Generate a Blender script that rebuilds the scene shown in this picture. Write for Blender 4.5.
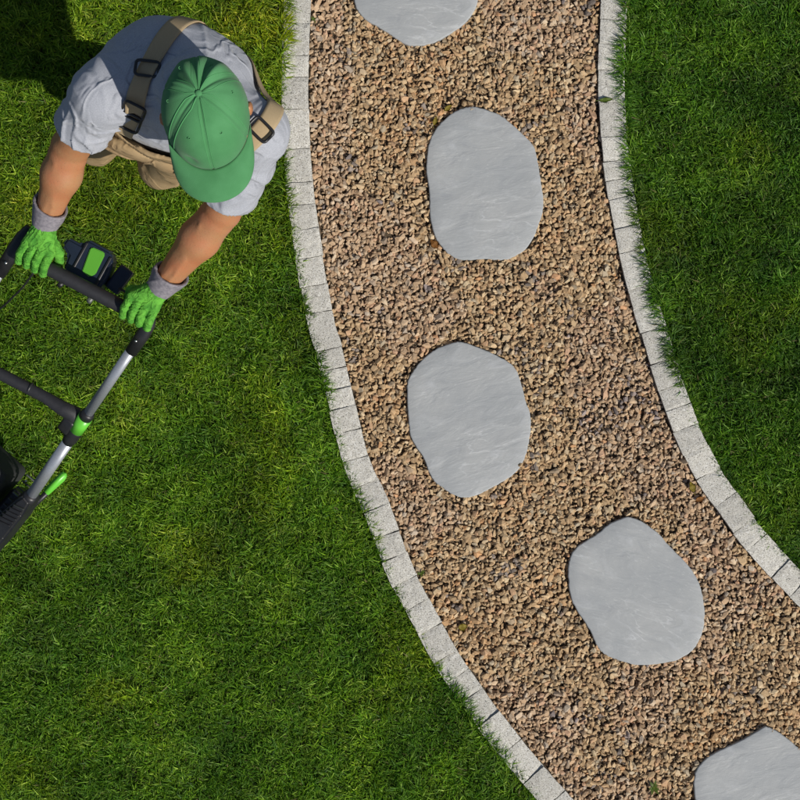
import bpy, bmesh, math, random
import numpy as np
from mathutils import Vector, Matrix
from mathutils.bvhtree import BVHTree
R = math.radians
random.seed(7); rng = np.random.default_rng(11)
for o in list(bpy.data.objects): bpy.data.objects.remove(o)
scn = bpy.context.scene
COL = scn.collection

# ------------------------------------------------------------ camera, sky, sun
H = 5.5                      # height of the drone above the gravel
S = 0.003                    # metres on the ground per photo pixel
cam_d = bpy.data.cameras.new('camera'); cam = bpy.data.objects.new('camera', cam_d); COL.objects.link(cam)
cam.location = (0, 0, H); cam.rotation_euler = (0, 0, 0)
cam_d.sensor_width = 36; cam_d.lens = 36 * H / (800 * S)
cam_d.clip_start = 0.1; cam_d.clip_end = 2000
scn.camera = cam
SUN_EL = 45.0
sx, sy = 0.735, -0.68         # towards the sun, in plan
world = bpy.data.worlds.new("World"); scn.world = world; world.use_nodes = True
wn = world.node_tree; bg = wn.nodes['Background']
sky = wn.nodes.new('ShaderNodeTexSky'); sky.sky_type = 'NISHITA'; sky.sun_disc = False
sky.sun_elevation = R(SUN_EL); sky.sun_rotation = math.atan2(sx, sy)
wn.links.new(sky.outputs[0], bg.inputs[0]); bg.inputs[1].default_value = 0.065
sl = bpy.data.lights.new('sun', 'SUN'); sl.energy = 4.2; sl.angle = R(0.53); sl.color = (1.0, 0.95, 0.87)
so = bpy.data.objects.new('sun', sl); COL.objects.link(so)
sv = Vector((sx * math.cos(R(SUN_EL)), sy * math.cos(R(SUN_EL)), math.sin(R(SUN_EL))))
so.rotation_euler = sv.to_track_quat('Z', 'Y').to_euler(); so.location = (3, -2, 4)
scn.view_settings.view_transform = 'Standard'; scn.view_settings.look = 'None'
scn.view_settings.exposure = 0.0; scn.view_settings.gamma = 1.0

def P(px, py, z=0.0):
    """a point at height z whose position was read off the photograph"""
    f = S * (H - z) / H
    return np.array([(px - 400) * f, (400 - py) * f, z])

# ------------------------------------------------------------ materials
def mat(name, col, rough=0.6, metal=0.0, spec=0.5, noise=None, bump=None, attr=False, trans=0.0, speckle=None, sheen=0.0, coat=0.0, crease=None):
    """noise=(scale, colour2, contrast)  bump=(scale, strength, distance)  speckle=(scale, colour, threshold)"""
    m = bpy.data.materials.new(name); m.use_nodes = True; nt = m.node_tree; N = nt.nodes; L = nt.links
    b = N['Principled BSDF']; b.inputs['Roughness'].default_value = rough; b.inputs['Metallic'].default_value = metal
    b.inputs['Specular IOR Level'].default_value = spec
    if sheen: b.inputs['Sheen Weight'].default_value = sheen; b.inputs['Sheen Roughness'].default_value = .5
    if coat: b.inputs['Coat Weight'].default_value = coat
    tc = N.new('ShaderNodeNewGeometry')
    rgb = N.new('ShaderNodeRGB'); rgb.outputs[0].default_value = (*col, 1); out = rgb.outputs[0]
    if attr:
        a = N.new('ShaderNodeAttribute'); a.attribute_name = 'tint'; out = a.outputs['Color']
    if noise:
        n = N.new('ShaderNodeTexNoise'); n.inputs['Scale'].default_value = noise[0]; n.inputs['Detail'].default_value = 6
        L.new(tc.outputs['Position'], n.inputs['Vector'])
        r = N.new('ShaderNodeMapRange'); r.inputs[1].default_value = .5 - noise[2]; r.inputs[2].default_value = .5 + noise[2]
        L.new(n.outputs['Fac'], r.inputs[0])
        mx = N.new('ShaderNodeMix'); mx.data_type = 'RGBA'; L.new(r.outputs[0], mx.inputs[0]); L.new(out, mx.inputs[6])
        mx.inputs[7].default_value = (*noise[1], 1)
        if attr: mx.blend_type = 'MULTIPLY'
        out = mx.outputs[2]
    if speckle:
        for k, (sc, c, th) in enumerate(speckle):
            n = N.new('ShaderNodeTexNoise'); n.inputs['Scale'].default_value = sc; n.inputs['Detail'].default_value = 2
            L.new(tc.outputs['Position'], n.inputs['Vector'])
            r = N.new('ShaderNodeMapRange'); r.inputs[1].default_value = th; r.inputs[2].default_value = th + .05
            L.new(n.outputs['Fac'], r.inputs[0])
            mx = N.new('ShaderNodeMix'); mx.data_type = 'RGBA'; L.new(r.outputs[0], mx.inputs[0]); L.new(out, mx.inputs[6])
            mx.inputs[7].default_value = (*c, 1); out = mx.outputs[2]
    L.new(out, b.inputs['Base Color'])
    if bump:
        n = N.new('ShaderNodeTexNoise'); n.inputs['Scale'].default_value = bump[0]; n.inputs['Detail'].default_value = 5
        L.new(tc.outputs['Position'], n.inputs['Vector'])
        bp = N.new('ShaderNodeBump'); bp.inputs['Strength'].default_value = bump[1]; bp.inputs['Distance'].default_value = bump[2]
        L.new(n.outputs['Fac'], bp.inputs['Height']); L.new(bp.outputs[0], b.inputs['Normal'])
        if crease:
            n2 = N.new('ShaderNodeTexNoise'); n2.inputs['Scale'].default_value = crease[0]; n2.inputs['Detail'].default_value = 2; n2.inputs['Distortion'].default_value = crease[2]
            L.new(tc.outputs['Position'], n2.inputs['Vector'])
            s1 = N.new('ShaderNodeMath'); s1.operation = 'SUBTRACT'; L.new(n2.outputs['Fac'], s1.inputs[0]); s1.inputs[1].default_value = .5
            s2 = N.new('ShaderNodeMath'); s2.operation = 'ABSOLUTE'; L.new(s1.outputs[0], s2.inputs[0])
            s3 = N.new('ShaderNodeMapRange'); s3.interpolation_type = 'SMOOTHSTEP'; s3.inputs[1].default_value = 0; s3.inputs[2].default_value = .10; s3.inputs[3].default_value = 1; s3.inputs[4].default_value = 0; L.new(s2.outputs[0], s3.inputs[0])
            b2 = N.new('ShaderNodeBump'); b2.inputs['Strength'].default_value = 1; b2.inputs['Distance'].default_value = crease[1]
            L.new(s3.outputs[0], b2.inputs['Height']); L.new(bp.outputs[0], b2.inputs['Normal']); L.new(b2.outputs[0], b.inputs['Normal'])
    if trans:
        t = N.new('ShaderNodeBsdfTranslucent'); L.new(out, t.inputs[0])
        ms = N.new('ShaderNodeMixShader'); ms.inputs[0].default_value = trans
        L.new(b.outputs[0], ms.inputs[1]); L.new(t.outputs[0], ms.inputs[2])
        L.new(ms.outputs[0], N['Material Output'].inputs['Surface'])
    return m

M = {}
M['soil'] = mat('soil', (.035, .045, .014), .95, noise=(40, (.05, .04, .022), .15), bump=(200, .6, .004))
M['bed'] = mat('bed_grit', (.15, .105, .06), .95, noise=(300, (.02, .014, .01), .15), bump=(300, .8, .004))
M['gravel'] = mat('gravel', (.3, .2, .13), .8, attr=True, noise=(260, (.82, .79, .76), .2), bump=(600, .35, .001), spec=.3)
M['grass'] = mat('grass', (.05, .1, .02), .55, attr=True, trans=.34, spec=.25)
M['granite'] = mat('granite', (.555, .535, .475), .8, spec=.3, noise=(45, (.46, .44, .39), .25), bump=(420, .5, .0012),
                   speckle=[(300, (.66, .65, .61), .55), (260, (.11, .105, .095), .615), (420, (.22, .205, .18), .585)])
_nt = M['granite'].node_tree; _b = _nt.nodes['Principled BSDF']; _src = _b.inputs['Base Color'].links[0].from_socket
_oi = _nt.nodes.new('ShaderNodeObjectInfo'); _mr = _nt.nodes.new('ShaderNodeMapRange'); _mr.inputs[3].default_value = .86; _mr.inputs[4].default_value = 1.08
_mx = _nt.nodes.new('ShaderNodeMix'); _mx.data_type = 'RGBA'; _mx.blend_type = 'MULTIPLY'; _mx.inputs[0].default_value = 1
_nt.links.new(_oi.outputs['Random'], _mr.inputs[0]); _nt.links.new(_src, _mx.inputs[6]); _nt.links.new(_mr.outputs[0], _mx.inputs[7]); _nt.links.new(_mx.outputs[2], _b.inputs['Base Color'])
M['mortar'] = mat('mortar', (.10, .085, .06), .95, bump=(300, .6, .002))
M['shirt'] = mat('shirt_cotton', (.415, .43, .475), .95, spec=.1, noise=(420, (.32, .335, .375), .16), bump=(900, .5, .0008), sheen=.15, crease=(10, .0030, .8))
M['khaki'] = mat('khaki_canvas', (.36, .26, .145), .9, spec=.15, noise=(25, (.30, .21, .11), .2), bump=(900, .5, .0009), crease=(13, .0020, .5))
M['strap'] = mat('strap_webbing', (.43, .33, .20), .9, spec=.15, noise=(700, (.38, .285, .165), .2), bump=(1800, .4, .0006))
M['skin'] = mat('skin', (.40, .208, .098), .42, spec=.5, noise=(14, (.44, .165, .075), .18), bump=(170, .5, .0013), speckle=[(380, (.31, .14, .07), .63)])
M['skin'].node_tree.nodes['Principled BSDF'].inputs['Subsurface Weight'].default_value = .05
M['skin'].node_tree.nodes['Principled BSDF'].inputs['Subsurface Scale'].default_value = .01
M['cap'] = mat('cap_cotton', (.083, .262, .108), .92, spec=.12, noise=(16, (.062, .215, .082), .16), bump=(700, .55, .0010), sheen=.1)
M['capseam'] = mat('cap_piping', (.09, .32, .12), .8, spec=.2)
M['glove'] = mat('glove_knit', (.135, .42, .048), .8, spec=.2, noise=(55, (.06, .24, .026), .16), bump=(600, .6, .0014), crease=(55, .0012, .5))
M['cuff'] = mat('glove_cuff', (.30, .275, .30), .9, spec=.15, noise=(120, (.17, .16, .185), .2), bump=(1200, .4, .0008))
M['hair'] = mat('hair', (.03, .018, .01), .7)
M['leather'] = mat('boot_leather', (.16, .09, .045), .6, bump=(200, .3, .001))
M['black'] = mat('black_plastic', (.012, .012, .014), .42, bump=(700, .15, .0004), noise=(60, (.022, .022, .024), .3))
M['foam'] = mat('foam_grip', (.016, .016, .019), .55, bump=(1200, .4, .0006), noise=(90, (.026, .026, .03), .3))
M['navy'] = mat('navy_plastic', (.009, .016, .032), .35, noise=(50, (.014, .022, .04), .3))
M['alu'] = mat('aluminium', (.48, .50, .54), .38, metal=.55, noise=(200, (.38, .40, .44), .3), bump=(300, .1, .0003))
M['lime'] = mat('lime_plastic', (.13, .52, .045), .35)
M['limed'] = mat('lime_button', (.10, .36, .03), .4)
M['fabric'] = mat('bag_fabric', (.02, .022, .022), .85, bump=(500, .5, .001))
M['grey'] = mat('grey_plastic', (.09, .10, .09), .4)
M['darkgrey'] = mat('dark_grey_plastic', (.03, .034, .03), .4, bump=(400, .3, .0008))
M['tyre'] = mat('tyre', (.015, .015, .015), .8, bump=(300, .4, .001))
M['metal'] = mat('steel', (.5, .5, .5), .3, metal=1)
M['leaf'] = mat('fallen_leaf', (.42, .33, .05), .6, noise=(150, (.30, .24, .03), .2), trans=.2)
M['leafb'] = mat('brown_leaf', (.42, .20, .05), .6, noise=(150, (.3, .13, .03), .2), trans=.2)
M['leafg'] = mat('green_leaf', (.12, .22, .03), .5, noise=(150, (.2, .26, .04), .2), trans=.25)

def slate_material(ang):
    m = bpy.data.materials.new('slate'); m.use_nodes = True; nt = m.node_tree; N = nt.nodes; L = nt.links
    b = N['Principled BSDF']; b.inputs['Roughness'].default_value = .62; b.inputs['Specular IOR Level'].default_value = .35
    tc = N.new('ShaderNodeTexCoord')
    mp = N.new('ShaderNodeMapping'); mp.inputs['Scale'].default_value = (1.0, 2.7, 1); mp.inputs['Rotation'].default_value = (0, 0, -R(ang)); mp.vector_type = 'TEXTURE'; mp.inputs['Scale'].default_value = (1.0, .37, 1); mp.inputs['Rotation'].default_value = (0, 0, R(ang)); L.new(tc.outputs['Object'], mp.inputs[0])
    def noise(sc, det, dist, src):
        n = N.new('ShaderNodeTexNoise'); n.inputs['Scale'].default_value = sc; n.inputs['Detail'].default_value = det
        n.inputs['Distortion'].default_value = dist; L.new(src, n.inputs['Vector']); return n.outputs['Fac']
    def rng_(v, a, c, d=0., e=1.):
        r = N.new('ShaderNodeMapRange'); r.inputs[1].default_value = a; r.inputs[2].default_value = c
        r.inputs[3].default_value = d; r.inputs[4].default_value = e; L.new(v, r.inputs[0]); return r.outputs[0]
    def mix(f, a, c):
        x = N.new('ShaderNodeMix'); x.data_type = 'RGBA'; L.new(f, x.inputs[0])
        for i, v in ((6, a), (7, c)):
            if isinstance(v, tuple): x.inputs[i].default_value = (*v, 1)
            else: L.new(v, x.inputs[i])
        return x.outputs[2]
    big = noise(6, 5, .3, tc.outputs['Object']); stre = noise(9, 8, .9, mp.outputs[0]); fine = noise(70, 5, 0, mp.outputs[0])
    c = mix(rng_(big, .35, .65), (.305, .320, .328), (.355, .365, .365))
    c = mix(rng_(stre, .56, .72, 0, .4), c, (.45, .465, .48))
    def math_(op, a, b_=None):
        x = N.new('ShaderNodeMath'); x.operation = op; L.new(a, x.inputs[0])
        if b_ is not None:
            if isinstance(b_, float): x.inputs[1].default_value = b_
            else: L.new(b_, x.inputs[1])
        return x.outputs[0]
    v1 = noise(8, 10, .15, mp.outputs[0]); v2 = noise(4, 3, 0, tc.outputs['Object']); v3 = noise(24, 3, 0, tc.outputs['Object'])
    vein = math_('MULTIPLY', rng_(math_('ABSOLUTE', math_('SUBTRACT', v1, .52)), 0., .022, 1., 0.), math_('MULTIPLY', rng_(v2, .46, .60), rng_(v3, .42, .62)))
    c = mix(math_('MULTIPLY', vein, .5), c, (.56, .575, .58))
    c = mix(rng_(stre, .42, .28, 0, .4), c, (.235, .25, .27))
    c = mix(rng_(fine, .60, .72, 0, .35), c, (.5, .51, .5))
    L.new(c, b.inputs['Base Color'])
    ad = N.new('ShaderNodeMath'); ad.operation = 'MULTIPLY_ADD'; L.new(fine, ad.inputs[0]); ad.inputs[1].default_value = .12; L.new(stre, ad.inputs[2])
    bp = N.new('ShaderNodeBump'); bp.inputs['Strength'].default_value = .8; bp.inputs['Distance'].default_value = .004
    L.new(ad.outputs[0], bp.inputs['Height']); L.new(bp.outputs[0], b.inputs['Normal'])
    return m
SLATE = [slate_material(a) for a in (-4, 6, 14, -26, 10)]

# ------------------------------------------------------------ mesh helpers
def link(name, me, m=None, parent=None, smooth=False):
    o = bpy.data.objects.new(name, me); COL.objects.link(o)
    if m is not None and not me.materials: me.materials.append(m)
    me.polygons.foreach_set('use_smooth', [bool(smooth)] * len(me.polygons))
    if parent is not None: o.parent = parent
    return o
def tag(o, label=None, cat=None, group=None, kind=None):
    if label: o['label'] = label
    if cat: o['category'] = cat
    if group: o['group'] = group
    if kind: o['kind'] = kind
    return o
def thing(name, label, cat, loc=(0, 0, 0), group=None):
    o = bpy.data.objects.new(name, None); COL.objects.link(o); o.location = loc; o.empty_display_size = .05
    tag(o, label, cat, group); bpy.context.view_layer.update(); return o
def part(name, me, m, parent, smooth=True):
    """meshes are given in world coordinates; the part keeps its place under its thing"""
    o = link(name, me, m, parent, smooth)
    p = parent; off = Vector((0, 0, 0))
    while p is not None: off += p.location; p = p.parent
    o.location = (0, 0, 0)
    me.transform(Matrix.Translation(-off)); return o
def mesh_np(name, V, F, nper, tint=None):
    me = bpy.data.meshes.new(name); V = np.asarray(V, np.float32); F = np.asarray(F, np.int32)
    me.vertices.add(len(V)); me.vertices.foreach_set('co', V.ravel())
    me.loops.add(F.size); me.loops.foreach_set('vertex_index', F.ravel())
    me.polygons.add(len(F)); me.polygons.foreach_set('loop_start', np.arange(len(F), dtype=np.int32) * nper)
    me.update(calc_edges=True); me.validate(); me.polygons.foreach_set('use_smooth', [False] * len(me.polygons))
    if tint is not None:
        a = me.attributes.new('tint', 'FLOAT_COLOR', 'POINT')
        a.data.foreach_set('color', np.concatenate([tint, np.ones((len(tint), 1))], 1).astype(np.float32).ravel())
    return me
def bm_mesh(bm, name='m'):
    me = bpy.data.meshes.new(name); bmesh.ops.recalc_face_normals(bm, faces=bm.faces); bm.to_mesh(me); bm.free(); return me
def rounded_box(size, bev=.004, M4=None, seg=2, name='box'):
    bm = bmesh.new(); bmesh.ops.create_cube(bm, size=1, matrix=Matrix.Diagonal((*size, 1)))
    bmesh.ops.bevel(bm, geom=bm.edges[:], offset=bev, segments=seg, affect='EDGES', profile=.6)
    if M4 is not None: bmesh.ops.transform(bm, matrix=M4, verts=bm.verts)
    return bm_mesh(bm, name)
def frame(o, x, z=(0, 0, 1)):
    """matrix with local x along x, local z near z, at o"""
    x = Vector(x).normalized(); z = Vector(z); y = z.cross(x).normalized(); z = x.cross(y)
    m = Matrix((x, y, z)).transposed().to_4x4(); m.translation = Vector(o); return m
def tube(pts, rad, n=16, flat=1.0, caps=True, name='tube', up=(0, 0, 1)):
    """a swept tube; rad is a number or one radius per point; flat squeezes it across"""
    pts = [Vector(p) for p in pts]; rad = rad if hasattr(rad, '__len__') else [rad] * len(pts)
    bm = bmesh.new(); rings = []
    for i, p in enumerate(pts):
        t = (pts[min(i + 1, len(pts) - 1)] - pts[max(i - 1, 0)]).normalized()
        s = t.cross(Vector(up)).normalized(); u = s.cross(t)
        rings.append([bm.verts.new(p + (s * math.cos(a) + u * math.sin(a) * flat) * rad[i]) for a in [2 * math.pi * k / n for k in range(n)]])
    for a, b in zip(rings, rings[1:]):
        for k in range(n): bm.faces.new((a[k], a[(k + 1) % n], b[(k + 1) % n], b[k]))
    if caps: bm.faces.new(rings[0]); bm.faces.new(rings[-1][::-1])
    return bm_mesh(bm, name)
def smooth_curve(pts, n=8):
    pts = [np.array(p, float) for p in pts]; out = []
    for i in range(len(pts) - 1):
        p0 = pts[max(i - 1, 0)]; p1 = pts[i]; p2 = pts[i + 1]; p3 = pts[min(i + 2, len(pts) - 1)]
        for k in range(n):
            t = k / n
            out.append(.5 * ((2 * p1) + (-p0 + p2) * t + (2 * p0 - 5 * p1 + 4 * p2 - p3) * t * t + (-p0 + 3 * p1 - 3 * p2 + p3) * t ** 3))
    out.append(pts[-1]); return np.array(out)
_tab = rng.random((256, 256))
def vnoise(x, y, seed=0):
    x = np.asarray(x, float) + seed * 17.3; y = np.asarray(y, float) + seed * 9.7
    xi = np.floor(x).astype(int); yi = np.floor(y).astype(int); fx = x - xi; fy = y - yi
    fx = fx * fx * (3 - 2 * fx); fy = fy * fy * (3 - 2 * fy); g = lambda a, b: _tab[a % 256, b % 256]
    return (g(xi, yi) * (1 - fx) + g(xi + 1, yi) * fx) * (1 - fy) + (g(xi, yi + 1) * (1 - fx) + g(xi + 1, yi + 1) * fx) * fy
def fbm(x, y, seed=0, o=3):
    return sum(vnoise(x * 2 ** k, y * 2 ** k, seed + k) * .5 ** k for k in range(o)) / sum(.5 ** k for k in range(o))
def inside(poly, X, Y):
    c = np.zeros(X.shape, bool); n = len(poly); j = n - 1
    for i in range(n):
        xi, yi = poly[i]; xj, yj = poly[j]
        if yi != yj: c ^= ((yi > Y) != (yj > Y)) & (X < (xj - xi) * (Y - yi) / (yj - yi) + xi)
        j = i
    return c
def dist_poly(pts, X, Y, closed=False):
    d = np.full(X.shape, 9.); n = len(pts)
    for i in range(n if closed else n - 1):
        a = pts[i]; b = pts[(i + 1) % n]; e = b - a; L2 = max(e @ e, 1e-12)
        t = np.clip(((X - a[0]) * e[0] + (Y - a[1]) * e[1]) / L2, 0, 1)
        d = np.minimum(d, np.hypot(X - a[0] - t * e[0], Y - a[1] - t * e[1]))
    return d

# ------------------------------------------------------------ the plan of the garden (read off the photograph)
px2 = lambda L: np.array([P(*p)[:2] for p in L])
LI = smooth_curve(px2([(318, -160), (314, -70), (311, 0), (309, 70), (309.5, 130), (311, 160), (315, 204), (323, 256), (334, 320), (342, 346), (355, 400), (370, 460), (388, 500), (410, 560), (430, 600), (457, 649), (483, 687), (499, 710), (535, 755), (575, 800), (625, 850), (690, 905), (770, 960)]), 5)
RI = smooth_curve(px2([(607, -160), (603, -80), (600.5, 0), (598, 70), (599, 120), (605, 180), (616, 240), (626, 286), (636, 320), (648, 360), (660, 398), (676, 440), (697, 482), (715, 508), (746, 550), (800, 607), (860, 660), (930, 705), (1010, 745)]), 5)
def offset(c, d):
    t = np.gradient(c, axis=0); t /= np.linalg.norm(t, axis=1)[:, None]; return c + np.stack([-t[:, 1], t[:, 0]], 1) * d
LO = offset(LI, -.081); RO = offset(RI, .078)       # both run downwards in the photo: left of travel is photo right
path_poly = np.concatenate([LI, RI[::-1]])
left_lawn = np.concatenate([LO, [[.9, -1.9], [-1.9, -1.9], [-1.9, 1.9], [-.3, 1.9]]])
right_lawn = np.concatenate([RO, [[1.9, -1.1], [1.9, 1.9], [.65, 1.9]]])

STONES = {
 0: [(354,-6),(356,8),(365,20),(380,29),(392.5,37),(405,45),(420,46.5),(435,43),(450,35),(465,24),(474,12),(478,-2),(480,-30),(468,-62),(445,-88),(412,-98),(380,-90),(358,-64),(350,-32)],
 1: [(475,107.6),(499,115.4),(520,132.5),(533.5,147.5),(538,167),(541,185),(543,206),(539.5,221),(529,245),(509.5,259),(484,259.5),(458.5,259.5),(445,251),(434.5,236),(430,215),(429.4,194),(426.4,170),(428.5,146),(436,129.5),(451,114.5),(464.5,108.5)],
 2: [(390+300/4.444,330+52/4.444),(390+350/4.44,330+62/4.44),(390+470/4.44,330+112/4.44),(390+550/4.44,330+165/4.44),(390+580/4.44,330+235/4.44),(390+602/4.44,330+320/4.44),(390+625/4.44,330+400/4.44),(390+608/4.44,330+530/4.44),(390+560/4.44,330+630/4.44),(390+450/4.44,330+700/4.44),(390+370/4.44,330+738/4.44),(390+300/4.44,330+738/4.44),(390+235/4.44,330+700/4.44),(390+185/4.44,330+655/4.44),(390+150/4.44,330+570/4.44),(390+95/4.44,330+480/4.44),(390+82/4.44,330+390/4.44),(390+76/4.44,330+250/4.44),(390+95/4.44,330+195/4.44),(390+150/4.44,330+125/4.44),(390+215/4.44,330+80/4.44)],
 3: [(550+345/4.444,500+72/4.444),(550+400/4.444,500+92/4.444),(550+470/4.444,500+140/4.444),(550+530/4.444,500+205/4.444),(550+620/4.444,500+300/4.444),(550+665/4.444,500+385/4.444),(550+683/4.444,500+490/4.444),(550+672/4.444,500+590/4.444),(550+630/4.444,500+665/4.444),(550+540/4.444,500+715/4.444),(550+400/4.444,500+730/4.444),(550+300/4.444,500+708/4.444),(550+220/4.444,500+665/4.444),(550+175/4.444,500+575/4.444),(550+100/4.444,500+455/4.444),(550+80/4.444,500+350/4.444),(550+85/4.444,500+265/4.444),(550+120/4.444,500+205/4.444),(550+200/4.444,500+155/4.444),(550+270/4.444,500+100/4.444)],
 4: [(764,725.5),(774,729),(788,739),(800,749),(818,760),(828,778),(826,805),(815,832),(790,852),(755,860),(722,850),(700,825),(694,795),(694.5,772),(705,758),(722,748),(743,738)],
}
STONES = {k: smooth_curve(px2(v + v[:1]), 4)[:-1] for k, v in STONES.items()}

# ------------------------------------------------------------ setting
def sheet(name, poly, z, m, kind='structure'):
    bm = bmesh.new(); vs = [bm.verts.new((x, y, z)) for x, y in poly]; f = bm.faces.new(vs)
    if f.normal.z < 0: f.normal_flip()
    bmesh.ops.triangulate(bm, faces=[f]); me = bpy.data.meshes.new(name); bm.to_mesh(me); bm.free()
    return tag(link(name, me, m), kind=kind)
sheet('ground', [(-300, -300), (300, -300), (300, 300), (-300, 300)], -.016, M['soil'])
def resample(c, n):
    q = np.concatenate([[0], np.cumsum(np.linalg.norm(np.diff(c, axis=0), axis=1))]); t = np.linspace(0, q[-1], n)
    return np.stack([np.interp(t, q, c[:, 0]), np.interp(t, q, c[:, 1])], 1)
def strip(a, b, z, name='strip'):
    n = 80; a, b = resample(a, n), resample(b, n)
    V = np.concatenate([np.column_stack([a, np.full(n, z)]), np.column_stack([b, np.full(n, z)])])
    return mesh_np(name, V, [(i, n + i, n + i + 1, i + 1) for i in range(n - 1)][::1], 4)
pm = strip(LI, RI, -.006); pm.flip_normals() if pm.polygons[0].normal.z < 0 else None
tag(link('path', pm, M['bed']), kind='structure')

# gravel: chips of stone heaped in two uneven layers
def make_gravel():
    phi = (1 + 5 ** .5) / 2
    base = np.array([(-1, phi, 0), (1, phi, 0), (-1, -phi, 0), (1, -phi, 0), (0, -1, phi), (0, 1, phi), (0, -1, -phi), (0, 1, -phi), (phi, 0, -1), (phi, 0, 1), (-phi, 0, -1), (-phi, 0, 1)]) / math.hypot(1, phi)
    F = np.array([(0, 11, 5), (0, 5, 1), (0, 1, 7), (0, 7, 10), (0, 10, 11), (1, 5, 9), (5, 11, 4), (11, 10, 2), (10, 7, 6), (7, 1, 8), (3, 9, 4), (3, 4, 2), (3, 2, 6), (3, 6, 8), (3, 8, 9), (4, 9, 5), (2, 4, 11), (6, 2, 10), (8, 6, 7), (9, 8, 1)])
    pts = []
    for layer, (sp, z0) in enumerate([(.0122, -.003), (.0128, .0035)]):
        g = np.mgrid[-1.45:1.75:sp, -1.5:1.5:sp * .9].reshape(2, -1).T
        g = g + rng.uniform(-.0048, .0048, g.shape) + layer * .006
        k = inside(path_poly, g[:, 0], g[:, 1]); g = g[k]
        if layer:                                    # chips near the kerb stay inside it
            d = dist_poly(LI, g[:, 0], g[:, 1]); d = np.minimum(d, dist_poly(RI, g[:, 0], g[:, 1])); g = g[d > .005]
        keep = (g[:, 1] > -1.42) & (g[:, 1] < 1.42) & (g[:, 0] < 1.6)
        g = g[keep]
        if layer: g = g[rng.random(len(g)) < .74]
        pts.append(np.column_stack([g, z0 + rng.uniform(-.003, .004, len(g))]))
    p = np.concatenate(pts)
    for s in STONES.values():
        big = inside(s, p[:, 0], p[:, 1]) & (dist_poly(s, p[:, 0], p[:, 1], True) > .004); p = p[~big]
    n = len(p)
    tmpl = base[None] * rng.uniform(.62, 1.18, (48, 12, 1)) + rng.uniform(-.2, .2, (48, 12, 3))
    T = tmpl[rng.integers(0, 48, n)]
    size = rng.gamma(9, 1 / 9, n).clip(.55, 1.7) * .0078
    sc = np.stack([size * rng.uniform(.95, 1.45, n), size * rng.uniform(.62, .95, n), size * rng.uniform(.55, .85, n)], 1)
    V = T * sc[:, None]
    a = rng.normal(0, .45, n); c, s_ = np.cos(a)[:, None], np.sin(a)[:, None]
    V = np.stack([V[..., 0] * c - V[..., 2] * s_, V[..., 1], V[..., 0] * s_ + V[..., 2] * c], -1)
    a = rng.normal(0, .45, n); c, s_ = np.cos(a)[:, None], np.sin(a)[:, None]
    V = np.stack([V[..., 0], V[..., 1] * c - V[..., 2] * s_, V[..., 1] * s_ + V[..., 2] * c], -1)
    a = rng.uniform(0, 6.28, n); c, s_ = np.cos(a)[:, None], np.sin(a)[:, None]
    V = np.stack([V[..., 0] * c - V[..., 1] * s_, V[..., 0] * s_ + V[..., 1] * c, V[..., 2]], -1) + p[:, None]
    pal = np.array([(.50, .375, .245), (.44, .325, .21), (.56, .435, .295), (.48, .35, .225), (.55, .45, .33), (.40, .29, .185), (.53, .36, .24), (.44, .385, .31), (.31, .25, .19), (.60, .50, .36), (.56, .34, .19)])
    w = np.array([.2, .16, .14, .13, .11, .09, .06, .05, .02, .03, .01])
    warm = fbm(p[:, 0] * 3.2, p[:, 1] * 3.2, 3); dark = fbm(p[:, 0] * 9, p[:, 1] * 9, 8)
    ci = rng.choice(len(pal), n, p=w); C_ = pal[ci] * rng.uniform(.86, 1.16, (n, 1)) * [.965, .915, .80]
    dk = (dark > .72) & (rng.random(n) < .22); C_[dk] = np.array([.27, .225, .19]) * rng.uniform(.6, 1.3, (dk.sum(), 1))
    pk = (warm > .6) & (rng.random(n) < .35); C_[pk] = C_[pk] * np.array([1.04, .95, .88])
    C_[:, 2] *= np.where(warm < .42, 1.10, 1.0)
    Fa = (F[None] + (np.arange(n) * 12)[:, None, None]).reshape(-1, 3)
    me = mesh_np('gravel', V.reshape(-1, 3), Fa, 3, np.repeat(C_, 12, 0)); print('gravel chips', n)
    tag(link('gravel', me, M['gravel']), 'tan and brown crushed stone gravel filling the curved garden path', 'gravel', kind='stuff')
make_gravel()

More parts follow.
